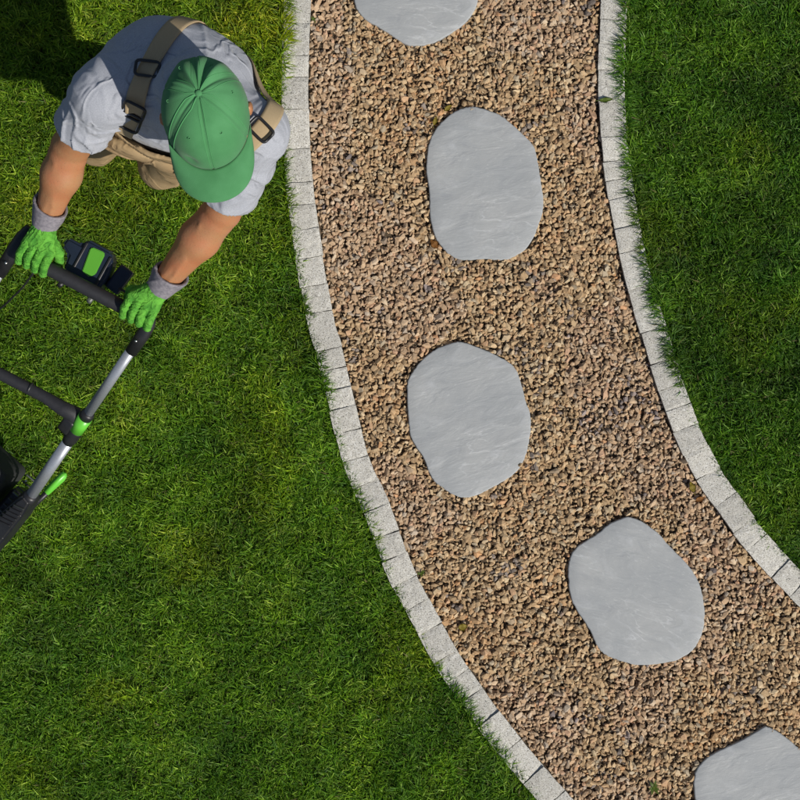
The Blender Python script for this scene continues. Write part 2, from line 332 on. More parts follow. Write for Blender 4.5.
# stepping stones
def step_stone(k, label):
    pl = STONES[k]; c = pl.mean(0); n = len(pl)
    root_z = 0
    # uneven, hand-cut rim
    ang = np.arctan2(pl[:, 1] - c[1], pl[:, 0] - c[0]); 
    fine = []
    for i in range(n):
        for t in (0, .5): fine.append(pl[i] * (1 - t) + pl[(i + 1) % n] * t)
    pl = np.array(fine); n = len(pl); v = pl - c
    pl = c + v * (1 + (rng.random(n)[:, None] - .5) * .010)
    rings = [(.0, 1.0, -.02), (.0, 1.0, .0135), (.0012, 1.0, .0152), (.004, 1.0, .0162)]
    bm = bmesh.new(); RR = []
    nrm = np.stack([np.roll(pl, -1, 0) - np.roll(pl, 1, 0)], 0)[0]; nrm = np.stack([nrm[:, 1], -nrm[:, 0]], 1); nrm /= np.linalg.norm(nrm, axis=1)[:, None]
    if ((pl + nrm * .01 - c) ** 2).sum() < ((pl - c) ** 2).sum(): nrm = -nrm
    for d, s, z in rings:
        q = pl - nrm * d; RR.append([bm.verts.new((x - c[0], y - c[1], z + (.0012 * (vnoise(x * 30, y * 30, 4) - .5) if z > 0 else 0))) for x, y in q])
    for s in (.82, .62, .42, .2):
        q = c + (pl - nrm * .004 - c) * s
        RR.append([bm.verts.new((x - c[0], y - c[1], .0166 + .0022 * (fbm(x * 14, y * 30, 5) - .5))) for x, y in q])
    for a, b in zip(RR, RR[1:]):
        for i in range(n): bm.faces.new((a[i], a[(i + 1) % n], b[(i + 1) % n], b[i]))
    bm.faces.new(RR[-1])
    o = link('stepping_stone', bm_mesh(bm, 'stepping_stone'), SLATE[k], smooth=False)
    for p in o.data.polygons: p.use_smooth = abs(p.normal.z) > .9
    o.location = (c[0], c[1], 0)
    tag(o, label, 'stepping stone', 'grey slate stepping stones along the gravel path'); return o
step_stone(0, 'grey slate stepping stone cut off by the top edge of the photo')
step_stone(1, 'upright oval grey slate stepping stone with flat lower end, right of the man')
step_stone(2, 'grey slate stepping stone narrowing to its lower end, in the middle of the path')
step_stone(3, 'broad tilted grey slate stepping stone close to the right kerb bend')
step_stone(4, 'grey slate stepping stone with a pointed top in the bottom right corner')

# kerbs of granite setts, every sett its own piece
def kerb(name_label, inner, outer, cuts0, side):
    k = thing('stone_kerb', name_label, 'kerb', (float(inner[0][0]), float(inner[0][1]), 0), 'granite kerbs along the gravel path')
    mid = (inner + outer) / 2; seg = np.linalg.norm(np.diff(mid, axis=0), axis=1); s = np.concatenate([[0], np.cumsum(seg)])
    at = lambda arr, t: np.array([np.interp(t, s, arr[:, 0]), np.interp(t, s, arr[:, 1])])
    cuts = [0.0]; y0 = 0
    for y in cuts0:                                   # joints seen in the photograph
        yy = P(0, y)[1]; i = np.argmin(abs(inner[:, 1] - yy)); t = float(np.interp(-yy, -inner[:, 1], s))
        if t > cuts[-1] + .04:
            while t - cuts[-1] > .13: cuts.append(cuts[-1] + random.uniform(.068, .085))
            if t - cuts[-1] < .04: cuts[-1] = t
            else: cuts.append(t)
    while cuts[-1] < s[-1] - .07: cuts.append(cuts[-1] + random.uniform(.064, .086))
    for a, b in zip(cuts, cuts[1:]):
        g = random.uniform(.0003, .0011); a += g; b -= g; n, mx = 7, 8
        bm = bmesh.new(); top = random.uniform(.017, .0205); tl = random.uniform(-.012, .012); tw = random.uniform(-.015, .015)
        din, dout = random.uniform(-.0018, .0018), random.uniform(-.002, .002); sk = random.uniform(-.002, .002)
        grid = []; c = at(mid, (a + b) / 2)
        for i in range(n + 1):
            row = []
            for j in range(mx + 1):
                u = i / n; v = j / mx
                e = min(u, 1 - u) * n; e2 = min(v, 1 - v) * mx
                uu = u; t = a + (b - a) * uu + sk * (v - .5) * 2
                p = at(inner, t) * (1 - v) + at(outer, t) * v
                nv = (at(outer, t) - at(inner, t)); nv /= np.linalg.norm(nv)
                p = p + nv * (din * (1 - v) + dout * v)
                edge = e < .5 or e2 < .5
                q = p + (c - p) * (0.0)
                z = top + tl * (u - .5) * .5 + tw * (v - .5) * .3 + (fbm(p[0] * 60, p[1] * 60, 6) - .5) * .003
                if edge: z -= random.uniform(.0008, .0022); p = p + (rng.random(2) - .5) * .0013
                row.append((p, z))
            grid.append(row)
        V = [[bm.verts.new((p[0], p[1], z)) for p, z in r] for r in grid]
        for i in range(n):
            for j in range(mx): bm.faces.new((V[i][j], V[i + 1][j], V[i + 1][j + 1], V[i][j + 1]))
        rim = [V[i][0] for i in range(n + 1)] + [V[n][j] for j in range(1, mx + 1)] + [V[i][mx] for i in range(n - 1, -1, -1)] + [V[0][j] for j in range(mx - 1, 0, -1)]
        low = [bm.verts.new((v.co.x, v.co.y, -.03)) for v in rim]
        for i in range(len(rim)): bm.faces.new((rim[i], rim[(i + 1) % len(rim)], low[(i + 1) % len(rim)], low[i]))
        o = part('sett', bm_mesh(bm, 'sett'), M['granite'], k, False)
    part('mortar', strip(inner + (outer - inner) * .04, inner + (outer - inner) * .96, .011), M['mortar'], k, False)
    return k
kerb('pale speckled granite kerb along the left side of the gravel path, beside the man', LI, LO, [25, 57, 78, 110, 149, 182, 204, 228, 256, 284, 310, 346, 366, 386, 405, 428, 455, 478, 503, 530, 552, 575, 598, 622, 649, 687, 710, 738, 765, 789], -1)
kerb('pale granite kerb bending to the lower right, along the deep green right lawn', RI, RO, [20, 45, 71, 104, 139, 163, 182, 201, 230, 254, 291, 310, 334, 365, 391, 412, 433, 456, 480, 507, 533, 550, 577, 596], 1)

# ------------------------------------------------------------ lawns of single blades
def make_lawn(poly, dens, label, hue, seed, edge, fringe):
    x0, y0 = poly.min(0); x1, y1 = poly.max(0)
    lim = 1.48; x0, y0, x1, y1 = max(x0, -lim), max(y0, -lim), min(x1, lim), min(y1, lim)
    n = int((x1 - x0) * (y1 - y0) * dens); X = rng.uniform(x0, x1, n); Y = rng.uniform(y0, y1, n)
    k = inside(poly, X, Y); far = np.maximum(abs(X), abs(Y)) > 1.27; k &= ~(far & (rng.random(n) < .55))
    X, Y = X[k], Y[k]
    ex = int(len(edge) and np.linalg.norm(np.diff(edge, axis=0), axis=1).sum() * 3200)      # a thick fringe along the kerb
    q = resample(edge, ex); nr = offset(q, 1.0) - q; c0 = q + nr * .01; sg = 1 if inside(poly, c0[ex // 2:ex // 2 + 1, 0], c0[ex // 2:ex // 2 + 1, 1])[0] else -1
    off_ = rng.uniform(-.008, .018, ex); q = q + nr * (sg * off_)[:, None]; kk = (abs(q) < lim).all(1); q = q[kk]
    X = np.concatenate([X, q[:, 0]]); Y = np.concatenate([Y, q[:, 1]]); n = len(X)
    d = dist_poly(edge, X, Y)
    # tufts: blades bend with their neighbours, plus a lot of disorder
    th = (fbm(X * 22, Y * 22, seed) * 4 - 2) * 3.0 + (fbm(X * 5, Y * 5, seed + 5) - .5) * 5 + rng.normal(0, 1.7, n)
    tall = fbm(X * 9, Y * 9, seed + 9); tuft = fbm(X * 34, Y * 34, seed + 41, 2); L = (.0155 + .022 * rng.random(n) ** 1.5) * (.30 + .55 * tall + 1.10 * tuft)
    
    lean = np.clip(rng.normal(.62, .24, n), .05, 1.15)                  # how far it lies over
    lean = np.where((fbm(X * 12, Y * 12, seed + 13) > .60), lean + .25, lean)
    curl = rng.uniform(.15, .75, n)
    w = rng.uniform(.0010, .0020, n)
    # along the kerb the uncut fringe hangs over the stones
    g = np.zeros((n, 2)); dmin = np.full(n, 9.)
    for i in range(len(edge) - 1):
        a = edge[i]; e = edge[i + 1] - a; t = np.clip(((X - a[0]) * e[0] + (Y - a[1]) * e[1]) / (e @ e), 0, 1); qx = a[0] + t * e[0] - X; qy = a[1] + t * e[1] - Y
        dd = np.hypot(qx, qy); m_ = dd < dmin; dmin[m_] = dd[m_]; g[m_] = np.stack([qx, qy], 1)[m_]
    amt = fringe(Y, X); nb = (dmin < .020) & (rng.random(n) < .55 + .5 * amt)
    th = np.where(nb, np.arctan2(g[:, 1], g[:, 0]) + rng.normal(0, .75, n), th)
    L = np.where(nb, (.030 + .012 * rng.random(n)) + .030 * amt * rng.random(n) ** .8, L); lean = np.where(nb, rng.normal(.80, .28, n).clip(.15, 1.2), lean)
    dx, dy = np.cos(th), np.sin(th)
    def pos(t):
        a = lean * (1 - curl) + lean * 2 * curl * t
        return np.sin(np.clip(a, 0, 1.5)) * L * t, np.cos(np.clip(a, 0, 1.5)) * L * t
    tw = th + math.pi / 2 + rng.normal(0, .7, n); wx, wy = np.cos(tw), np.sin(tw)
    z0 = -.006
    h1, v1 = pos(.5); h2, v2 = pos(1.)
    V = np.zeros((n, 5, 3))
    for i, s in ((0, 1), (1, -1)):
        V[:, i] = np.stack([X + wx * w * s * .7, Y + wy * w * s * .7, np.full(n, z0)], 1)
        V[:, i + 2] = np.stack([X + dx * h1 + wx * w * s, Y + dy * h1 + wy * w * s, z0 + v1 + rng.normal(0, .0006, n)], 1)
    V[:, 4] = np.stack([X + dx * h2, Y + dy * h2, z0 + v2], 1)
    o = (np.arange(n) * 5)[:, None]
    F = np.concatenate([o + [0, 1, 3], o + [0, 3, 2], o + [2, 3, 4]])
    base = np.array(hue)
    pal = np.array([base, base * [1.35, 1.18, .9], base * [.7, .8, .9], base * [2.4, 1.75, 4.0], base * [.45, .58, .7]])
    ci = rng.choice(5, n, p=[.33, .24, .2, .11, .12]); C_ = pal[ci] * rng.uniform(.75, 1.25, (n, 1))
    patch = fbm(X * 4.5, Y * 4.5, seed + 21); yel = np.clip((patch - .57) * 4, 0, .6)[:, None]; C_ = C_ * (.58 + .86 * tuft)[:, None]
    mot = np.clip((fbm(X * 8, Y * 8, seed + 61) - .5) * 2.2, -1, 1); C_ = C_ * (1 + .42 * mot)[:, None] * np.stack([1 + .18 * mot, 1 + 0 * mot, 1 - .1 * mot], 1)
    if seed == 2:                                                     # drier, yellower turf towards the top left of the photo
        dry = np.clip((Y - .1 - .3 * X) / 1.4, 0, 1)[:, None]; C_ = C_ * (1 + dry * [.42, .16, .0])
    C_ = C_ * (1 - yel) + C_ * np.array([1.5, 1.12, .75]) * yel
    dull = np.clip((fbm(X * 5.5, Y * 5.5, seed + 31) - .6) * 5, 0, 1)[:, None]; C_ = C_ * (1 - dull) + C_ * np.array([.85, .8, .95]) * dull
    st = rng.random(n) < .012; C_[st] = np.array([.20, .19, .07]) * rng.uniform(.5, 1.1, (st.sum(), 1))
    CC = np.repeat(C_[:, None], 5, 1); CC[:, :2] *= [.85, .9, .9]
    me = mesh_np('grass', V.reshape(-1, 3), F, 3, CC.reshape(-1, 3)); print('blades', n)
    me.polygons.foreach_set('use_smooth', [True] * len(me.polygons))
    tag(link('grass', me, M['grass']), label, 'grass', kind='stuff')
make_lawn(left_lawn, 84000, 'sunlit green lawn grass left of the path, under the man and the mower', (.108, .232, .013), 2, LO, lambda Y, X: np.clip(.62 + (Y > 1.0) * .9 + (fbm(Y * 6 + X * 6, X * 5, 3) - .5) * 2.2, .0, 1.4))
make_lawn(right_lawn, 84000, 'dense deep green lawn grass filling the area right of the curved path', (.072, .175, .011), 40, RO, lambda Y, X: np.clip(.25 + .75 * np.clip((Y + .15) * 3, 0, 1) + (fbm(Y * 8 + X * 5, X * 4, 9) - .5) * 2.0, .0, 1.4))

# ------------------------------------------------------------ fallen leaves and small weeds
def leaf(px, py, z, length, width, rot, tilt, m, label, shape=1.0):
    bm = bmesh.new(); n = 8; L_ = length; rows = []
    for i in range(n + 1):
        t = i / n; w = width / 2 * math.sin(math.pi * t ** .8) ** shape * (1 + .12 * math.sin(i * 2.1)) + .0003
        zc = .0035 * math.sin(math.pi * t) + .001 * math.sin(i * 1.7)
        rows.append([bm.verts.new((L_ * (t - .5), s * w, zc + abs(s) * .0022)) for s in (-1, -.5, 0, .5, 1)])
    for a, b in zip(rows, rows[1:]):
        for j in range(4): bm.faces.new((a[j], b[j], b[j + 1], a[j + 1]))
    top = bm.faces[:]
    r = bmesh.ops.solidify(bm, geom=top, thickness=.0004)
    c = P(px, py, z)
    t = thing('fallen_leaf', label, 'leaf', tuple(c), 'small leaves blown onto the path')
    t.rotation_euler = (tilt, tilt * .5, R(rot))
    o = link('leaf_blade', bm_mesh(bm), m, t, True)
    st = link('leaf_stalk', tube([(-L_ * .5, 0, .001), (-L_ * .62, .001, .0015), (-L_ * .75, -.001, .001)], .0005, 6), m, t, True)
leaf(606, 100, .0225, .045, .014, 6, .05, M['leafg'], 'narrow yellow-green leaf lying across the top of the right kerb')
leaf(448, 108, .012, .028, .015, 40, .15, M['leaf'], 'small yellow leaf at the upper left rim of the flat-ended oval stepping stone')
leaf(435, 121, .012, .030, .013, 75, .2, M['leaf'], 'small yellow leaf on the gravel below the one at the oval stone rim')
leaf(692, 487, .013, .034, .020, 110, .12, M['leaf'], 'yellow leaf in the gutter against the right kerb bend')
leaf(700, 499, .012, .030, .017, 20, .12, M['leafb'], 'orange-brown leaf in the gutter just below the yellow one at the kerb')
leaf(434, 244, .012, .034, .024, 130, .1, M['leafb'], 'orange-brown leaf on the gravel at the lower left of the oval stone')
leaf(463, 627, .012, .030, .024, 15, .1, M['leaf'], 'dull yellow leaf on the gravel beside the lower left kerb')

def weed(px, py, label, n=9, sc=1.0):
    c = P(px, py, .004); t = thing('weed', label, 'weed', tuple(c), 'small weeds in the gravel')
    for i in range(n):
        a = i * 2.4 + random.random(); l = random.uniform(.012, .022) * sc; bm = bmesh.new(); rows = []
        for k in range(5):
            u = k / 4; w = .0035 * sc * math.sin(math.pi * (u * .9 + .05)); x = l * u; z = .010 * sc * math.sin(u * 2.0)
            rows.append([bm.verts.new((x * math.cos(a) - s * w * math.sin(a), x * math.sin(a) + s * w * math.cos(a), z + .004)) for s in (-1, 1)])
        for p, q in zip(rows, rows[1:]): bm.faces.new((p[0], q[0], q[1], p[1]))
        bmesh.ops.solidify(bm, geom=bm.faces[:], thickness=.0004)
        link('leaf', bm_mesh(bm), M['leafg'], t, True)
weed(653, 787, 'small green weed in the gravel left of the pointed bottom right stepping stone', 10, 1.1)
weed(421, 573, 'tiny green weed in the gravel beside the left kerb', 6, .7)
weed(314, 20, 'tiny yellow-green weed between gravel and left kerb near the top edge', 5, .6)

# ------------------------------------------------------------ implicit surfaces for body and clothes
def cone(Q, a, b, ra, rb):
    a = np.array(a, np.float32); b = np.array(b, np.float32); e = b - a; t = np.clip(((Q - a) @ e) / (e @ e), 0, 1)
    return np.linalg.norm(Q - a - t[..., None] * e, axis=-1) - (ra + (rb - ra) * t)
def ell(Q, c, A, r):
    r = np.array(r, np.float32); q = (Q - np.array(c, np.float32)) @ np.array(A, np.float32).T
    k0 = np.linalg.norm(q / r, axis=-1); k1 = np.linalg.norm(q / (r * r), axis=-1) + 1e-9; return k0 * (k0 - 1) / k1
def smin(a, b, k):
    h = np.clip(.5 + .5 * (b - a) / k, 0, 1); return b + (a - b) * h - k * h * (1 - h)
def plane(Q, p, n):
    n = np.array(n, float); n /= np.linalg.norm(n); return (Q - np.array(p)) @ n
def nets(fn, lo, hi, h):
    lo = np.array(lo, float); hi = np.array(hi, float); n = np.ceil((hi - lo) / h).astype(int) + 1
    ax = [lo[i] + h * np.arange(n[i]) for i in range(3)]
    Q = np.stack(np.meshgrid(*ax, indexing='ij'), -1).astype(np.float32); D = fn(Q)
    I = D < 0; nx, ny, nz = D.shape
    cnt = np.zeros((nx - 1, ny - 1, nz - 1), np.int8)
    for a in (0, 1):
        for b in (0, 1):
            for c in (0, 1): cnt += I[a:nx - 1 + a, b:ny - 1 + b, c:nz - 1 + c]
    act = (cnt > 0) & (cnt < 8); idx = -np.ones(act.shape, np.int64); cells = np.argwhere(act); idx[act] = np.arange(len(cells))
    acc = np.zeros((len(cells), 3)); num = np.zeros(len(cells))
    cor = [(a, b, c) for a in (0, 1) for b in (0, 1) for c in (0, 1)]
    for p in cor:
        for ax_ in range(3):
            if p[ax_]: continue
            q = list(p); q[ax_] = 1
            d0 = D[tuple((cells + p).T)]; d1 = D[tuple((cells + q).T)]; m = (d0 < 0) != (d1 < 0)
            t = np.where(m, d0 / np.where(m, d0 - d1, 1), 0); pt = np.tile(np.array(p, float), (len(cells), 1)); pt[:, ax_] += t
            acc[m] += pt[m]; num += m
    V = lo + h * (cells + acc / num[:, None]); F = []
    for ax_ in range(3):
        o = [i for i in range(3) if i != ax_]; sl0 = [slice(None)] * 3; sl1 = [slice(None)] * 3
        sl0[ax_] = slice(0, -1); sl1[ax_] = slice(1, None)
        e = np.argwhere(I[tuple(sl0)] != I[tuple(sl1)])
        for k in o: e = e[(e[:, k] > 0) & (e[:, k] < D.shape[k] - 1)]
        fl = I[tuple(e.T)]
        u = np.zeros(3, int); v = np.zeros(3, int); u[o[0]] = 1; v[o[1]] = 1
        q = np.stack([idx[tuple((e - u - v).T)], idx[tuple((e - v).T)], idx[tuple(e.T)], idx[tuple((e - u).T)]], 1)
        if ax_ == 1: fl = ~fl
        q[~fl] = q[~fl][:, ::-1]; F.append(q)
    F = np.concatenate(F); F = F[(F >= 0).all(1)]
    return mesh_np('implicit', V, F, 4)

F3 = np.array([-.36, -.933, 0]); L3 = np.array([.933, -.36, 0]); U3 = np.array([0, 0, 1.])
AX = np.array([L3, F3, U3])
# joints (the man's right side is the photo's left)
shR, elR, wrR = P(102, 95, 1.335), P(70, 148, 1.14), P(46, 221, .995)
shL, elL, wrL = P(259, 132, 1.37), P(221, 212, 1.15), P(161, 286, .985)
headc = P(207, 120, 1.55); neckb = np.array([-.475, .690, 1.385])
back = np.array([-.503, .725, 1.27]); belly = np.array([-.565, .705, 1.06]); pelv = np.array([-.575, .725, .94])
hipR, knR, anR = pelv - L3 * .10 + [0, 0, -.03], np.array([-.828, .705, .50]), np.array([-.785, .925, .09])
hipL, knL, anL = pelv + L3 * .10 + [0, 0, -.03], np.array([-.650, .640, .50]), np.array([-.525, .925, .09])
man = thing('person', 'man seen from above in green cap, grey t-shirt and khaki bib overalls pushing the mower', 'person', (-.65, .9, 0))

cf = np.array([.13, -.98, -.10]); cf /= np.linalg.norm(cf)            # where the face and the peak of the cap point
cl = np.cross(cf, [0, 0, 1.]); cl = -cl / np.linalg.norm(cl); 
cl = np.array([.99, .13, 0.]); cl -= cf * (cl @ cf); cl /= np.linalg.norm(cl); cu = np.cross(cl, -cf) * -1
cu = np.cross(cl, cf); cu = cu if cu[2] > 0 else -cu
HX = np.array([cl, cf, cu])
hp = lambda a, b, c: headc + cl * a + cf * b + cu * c
wr_dirR = (wrR - elR) / np.linalg.norm(wrR - elR); wr_dirL = (wrL - elL) / np.linalg.norm(wrL - elL)
def body(Q):
    d = ell(Q, hp(0, -.014, -.004), HX, (.072, .088, .082))
    d = smin(d, ell(Q, hp(0, .03, -.055), HX, (.054, .058, .062)), .03)        # jaw
    d = smin(d, cone(Q, hp(0, .088, -.005), hp(0, .108, -.032), .007, .012), .012)  # nose
    d = smin(d, cone(Q, hp(-.032, .072, .006), hp(.032, .072, .006), .011, .011), .014)  # brow
    d = smin(d, cone(Q, hp(-.018, .086, -.062), hp(.018, .086, -.062), .007, .007), .008)  # lips
    for s in (-1, 1):
        d = np.maximum(d, -ell(Q, hp(s * .031, .088, -.010), HX, (.014, .010, .008)))      # eye sockets
        e = smin(ell(Q, hp(s * .094, -.014, -.010), HX, (.0085, .016, .028)), cone(Q, hp(s * .07, -.008, -.012), hp(s * .09, -.012, -.012), .012, .008), .01); e = np.maximum(e, -ell(Q, hp(s * .103, -.010, -.010), HX, (.004, .009, .017)))
        d = smin(d, e, .006)
    d = smin(d, cone(Q, hp(0, -.03, -.05), neckb, .052, .058), .03)
    d = smin(d, ell(Q, back, AX, (.155, .10, .13)), .05)
    d = smin(d, ell(Q, belly, AX, (.13, .085, .16)), .05)
    for sh, el, wr in ((shR, elR, wrR), (shL, elL, wrL)):
        d = smin(d, cone(Q, neckb + [0, 0, -.03], sh, .055, .05), .03)
        u = (wr - el) / np.linalg.norm(wr - el); w = (el - sh) / np.linalg.norm(el - sh)
        a = cone(Q, sh, sh + (el - sh) * .5, .048, .052); a = smin(a, cone(Q, sh + (el - sh) * .5, el, .053, .043), .02)
        a = smin(a, cone(Q, el, el + (wr - el) * .35, .044, .048), .02)
        a = smin(a, cone(Q, el + (wr - el) * .35, wr, .047, .028), .02)
        side = np.cross(u, U3); side /= np.linalg.norm(side)
        a = smin(a, cone(Q, el + side * .012 + (wr - el) * .05, el + side * .010 + (wr - el) * .5, .026, .02), .015)
        a = smin(a, cone(Q, el - side * .010 - w * .02, el - side * .018 + (wr - el) * .45, .026, .018), .015)
        a = smin(a, cone(Q, wr, wr + u * .05, .026, .024), .01)
        top = np.cross(side, u); top = top if top[2] > 0 else -top
        for k0, k1, o0, o1 in ((.12, .55, .012, -.006), (.45, .98, -.004, .010), (.5, .9, -.012, -.016)):
            a = smin(a, cone(Q, el + (wr - el) * k0 + top * (.046 - .008 * k0) + side * o0, el + (wr - el) * k1 + top * (.046 - .019 * k1) + side * o1, .0035, .0030), .006)
        a = a + .0022 * np.exp(-((Q - el - (wr - el) * .03) @ u) ** 2 / .00012)
        d = smin(d, a, .02)
    for h_, k_, a_ in ((hipR, knR, anR), (hipL, knL, anL)):
        d = smin(d, cone(Q, h_, k_, .075, .052), .03); d = smin(d, cone(Q, k_, a_, .05, .035), .02)
    d = smin(d, cone(Q, hipR, hipL, .09, .09), .03)
    return d
def bounds(pts, m): a = np.array(pts); return a.min(0) - m, a.max(0) + m
lo, hi = bounds([shR, shL, wrR, wrL, anR, anL, back, hp(0, 0, .05)], .16); lo[2] = .03
bme = nets(body, lo, hi, .0066)
part('body', bme, M['skin'], man)
# finer head, grown over the same surface
hr = nets(lambda Q: np.maximum(ell(Q, hp(0, -.013, .0), HX, (.0765, .095, .088)), np.maximum(plane(Q, hp(0, .035, -.0), cf), -plane(Q, hp(0, 0, -.055), cu))), *bounds([hp(0, 0, 0)], .13), .004)
part('hair', hr, M['hair'], man)
for s in (-1, 1):
    bm = bmesh.new(); bmesh.ops.create_uvsphere(bm, u_segments=12, v_segments=8, radius=.0115, matrix=Matrix.Translation(Vector(hp(s * .031, .074, -.010))))
    part('eye', bm_mesh(bm), mat('eye_white', (.7, .7, .68), .2) if s < 0 else bpy.data.materials['eye_white'], man)

def folds(Q, seedv, amp, freq, along, center, rad, warp=.03):
    """wrinkles that run along a direction and fade away from a centre"""
    along = np.array(along, float); along /= np.linalg.norm(along)
    a = Q @ along; r = Q - a[..., None] * along
    x = np.array([along[1], -along[0], 0]) if abs(along[2]) < .9 else np.array([1., 0, 0]); x /= np.linalg.norm(x); y = np.cross(along, x)
    u = Q @ x + .6 * (Q @ y) + warp * np.sin(a * 31 + seedv) + warp * .5 * np.sin(a * 57 + seedv * 2.3 + 20 * (Q @ y))
    w = np.exp(-(((Q - np.array(center)) ** 2).sum(-1)) / rad ** 2)
    ph = u * freq * .55 + 1.5 * np.sin(u * freq * .23 + seedv * 1.7) + seedv * 5 + .8 * np.sin(a * 13 + seedv)
    v = Q @ y; mod = .25 + .75 * np.clip(.5 + np.sin(a * 17 + seedv * 3 + u * 29) * .6 + .3 * np.sin(v * 37 + seedv), 0, 1)
    return -amp * (1.7 * np.exp(-(np.sin(ph) / .32) ** 2) * mod + .35 * np.exp(-(np.sin(ph * 2.3 + a * 20) / .3) ** 2) * (1 - mod)) * w + amp * .5 * w
sleR = shR + (elR - shR) * .60; sleL = shL + (elL - shL) * .78
def shirt(Q):
    d = ell(Q, back, AX, (.187, .130, .135))
    d = smin(d, ell(Q, back - F3 * .035 + [0, 0, .05] , AX, (.16, .10, .09)), .05)
    d = smin(d, ell(Q, (back + belly) / 2 + F3 * .015, AX, (.165, .115, .15)), .06)
    d = smin(d, ell(Q, belly, AX, (.155, .112, .13)), .05)
    for sh, sl_, el, r1 in ((shR, sleR, elR, .074), (shL, sleL, elL, .070)):
        d = smin(d, cone(Q, neckb - F3 * .035 + [0, 0, -.03], sh, .062, .062), .05)
        n = (el - sh) / np.linalg.norm(el - sh)
        a = cone(Q, sh, sl_ + n * .04, .066, r1)
        a = a + folds(Q, 1.0 if el is elR else 3.0, .0052, 120, n + L3 * .25, sl_, .11, .012)
        a = np.maximum(a, plane(Q, sl_, n))
        d = smin(d, a, .035)
        if el is elR: d = smin(d, cone(Q, sh + (el - sh) * .05 - F3 * .03 + L3 * .02, back - L3 * .06 - F3 * .035, .066, .08), .05)
        hole = np.maximum(cone(Q, sl_ - n * .012, sl_ + n * .08, .056, r1 - .010), -plane(Q, sl_ - n * .012, n)); d = np.maximum(d, -hole)
    d = smin(d, cone(Q, neckb - [0, 0, .03], neckb + [0, 0, .035], .085, .068), .03); neck = cone(Q, neckb + [0, 0, -.0], hp(0, -.03, -.02), .056, .058); d = np.maximum(d, -neck)
    d = d + folds(Q, 2.1, .0065, 62, (.75, -.45, -.35), back - L3 * .12 + F3 * .07 + [0, 0, .03], .13)
    d = d + folds(Q, 4.4, .0040, 48, (.9, .25, -.1), back + L3 * .10 - F3 * .06 + [0, 0, .07], .12)
    d = d + folds(Q, 7.3, .0065, 66, (-.2, -.8, -.5), shL + (elL - shL) * .35 + L3 * .02, .12)
    d = d + folds(Q, 9.3, .0045, 60, (.3, .5, -.8), belly + F3 * .08 + [0, 0, .1], .12)
    nz = .0016 * np.sin(Q[..., 0] * 41 + 3 * np.sin(Q[..., 1] * 23)) * np.sin(Q[..., 1] * 37 + 2 * np.sin(Q[..., 2] * 29))
    return d + nz
lo, hi = bounds([shR, shL, sleR, sleL, back], .17); lo[2] = .92; hi[2] = 1.50
sme = nets(shirt, lo, hi, .0040)
sbm = bmesh.new(); sbm.from_mesh(sme); sbvh = BVHTree.FromBMesh(sbm); sbm.free()
part('tshirt', sme, M['shirt'], man)

def trousers(Q):
    d = ell(Q, pelv, AX, (.178, .128, .13)); d = smin(d, ell(Q, belly + F3 * .012 - [0, 0, .03], AX, (.166, .124, .11)), .04)
    for h_, k_, a_ in ((hipR, knR, anR), (hipL, knL, anL)):
        d = smin(d, cone(Q, h_, k_, .095, .062), .03); d = smin(d, cone(Q, k_, a_ + [0, 0, .02], .060, .060), .03)
    d = np.maximum(d, plane(Q, belly + [0, 0, .035] , (0, 0, 1)))
    for i, (k_, dr) in enumerate(((knR, (.6, .2, -.3)), (knL, (.5, .3, .4)), (pelv + F3 * .08, (.9, -.3, .1)))):
        d = d + folds(Q, i * 2.3, .0055, 70, dr, k_, .16)
    d = np.maximum(d, -plane(Q, (0, 0, .07), (0, 0, 1)))
    return d
lo, hi = bounds([pelv, knR, knL, anR, anL], .18); lo[2] = .05; hi[2] = 1.12
tro = part('overalls', nets(trousers, lo, hi, .0072), M['khaki'], man)
# boots
for a_ in (anR, anL):
    f = F3 * .9 + (L3 * (.06 if a_ is anL else -.12)); f /= np.linalg.norm(f); s_ = np.cross(f, U3)
    def boot(Q, a_=a_, f=f, s_=s_):
        d = cone(Q, a_ + [0, 0, .03], a_ * [1, 1, 0] + [0, 0, .045], .047, .045)
        d = smin(d, ell(Q, a_ * [1, 1, 0] + f * .085 + [0, 0, .035], np.array([s_, f, U3]), (.046, .10, .042)), .03)
        return np.maximum(d, -plane(Q, (0, 0, .014), (0, 0, 1)))
    b = part('boot', nets(boot, *bounds([a_ + f * .07 - [0, 0, .03]], .15), .006), M['leather'], man)

# bib of the overalls: a quilted curved panel with a bulging pocket
def bib(Q):
    d0 = ell(Q, (back + belly) / 2 + F3 * .02, AX, (.172, .124, .158)); d0 = smin(d0, ell(Q, belly, AX, (.164, .122, .14)), .05)
    d = np.maximum(d0 - .008, -(d0 - .001))
    top = belly + F3 * .1 + U3 * .135
    d = np.maximum(d, plane(Q, top, U3 + F3 * .12)); d = np.maximum(d, np.abs((Q - belly - L3 * .01) @ L3) - (.112 + .15 * np.clip(1.10 - Q[..., 2], 0, 1)))
    d = np.maximum(d, -plane(Q, belly, F3)); d = np.maximum(d, .98 - Q[..., 2])
    return d + folds(Q, 5.5, .004, 75, (.6, -.3, .4), belly + F3 * .12 + [0, 0, .05], .14)
lo, hi = bounds([belly + F3 * .1 + U3 * .03], .17)
bibo = part('bib', nets(bib, lo, hi, .0034), M['khaki'], man)
def pocket(Q):
    c = belly + F3 * .128 - L3 * .035 + U3 * .065
    A = np.array([L3 * .96 + U3 * -.28, F3, U3 * .96 + L3 * .28])
    d = ell(Q, c, A, (.070, .022, .042)); d = smin(d, ell(Q, c + L3 * .085 - U3 * .02 , A, (.045, .020, .036)), .012)
    d = smin(d, ell(Q, c - L3 * .03 - U3 * .035 + F3 * .004, A, (.05, .02, .03)), .008)
    return d + folds(Q, 2.5, .004, 120, L3 + U3 * .4, c, .12, .012)
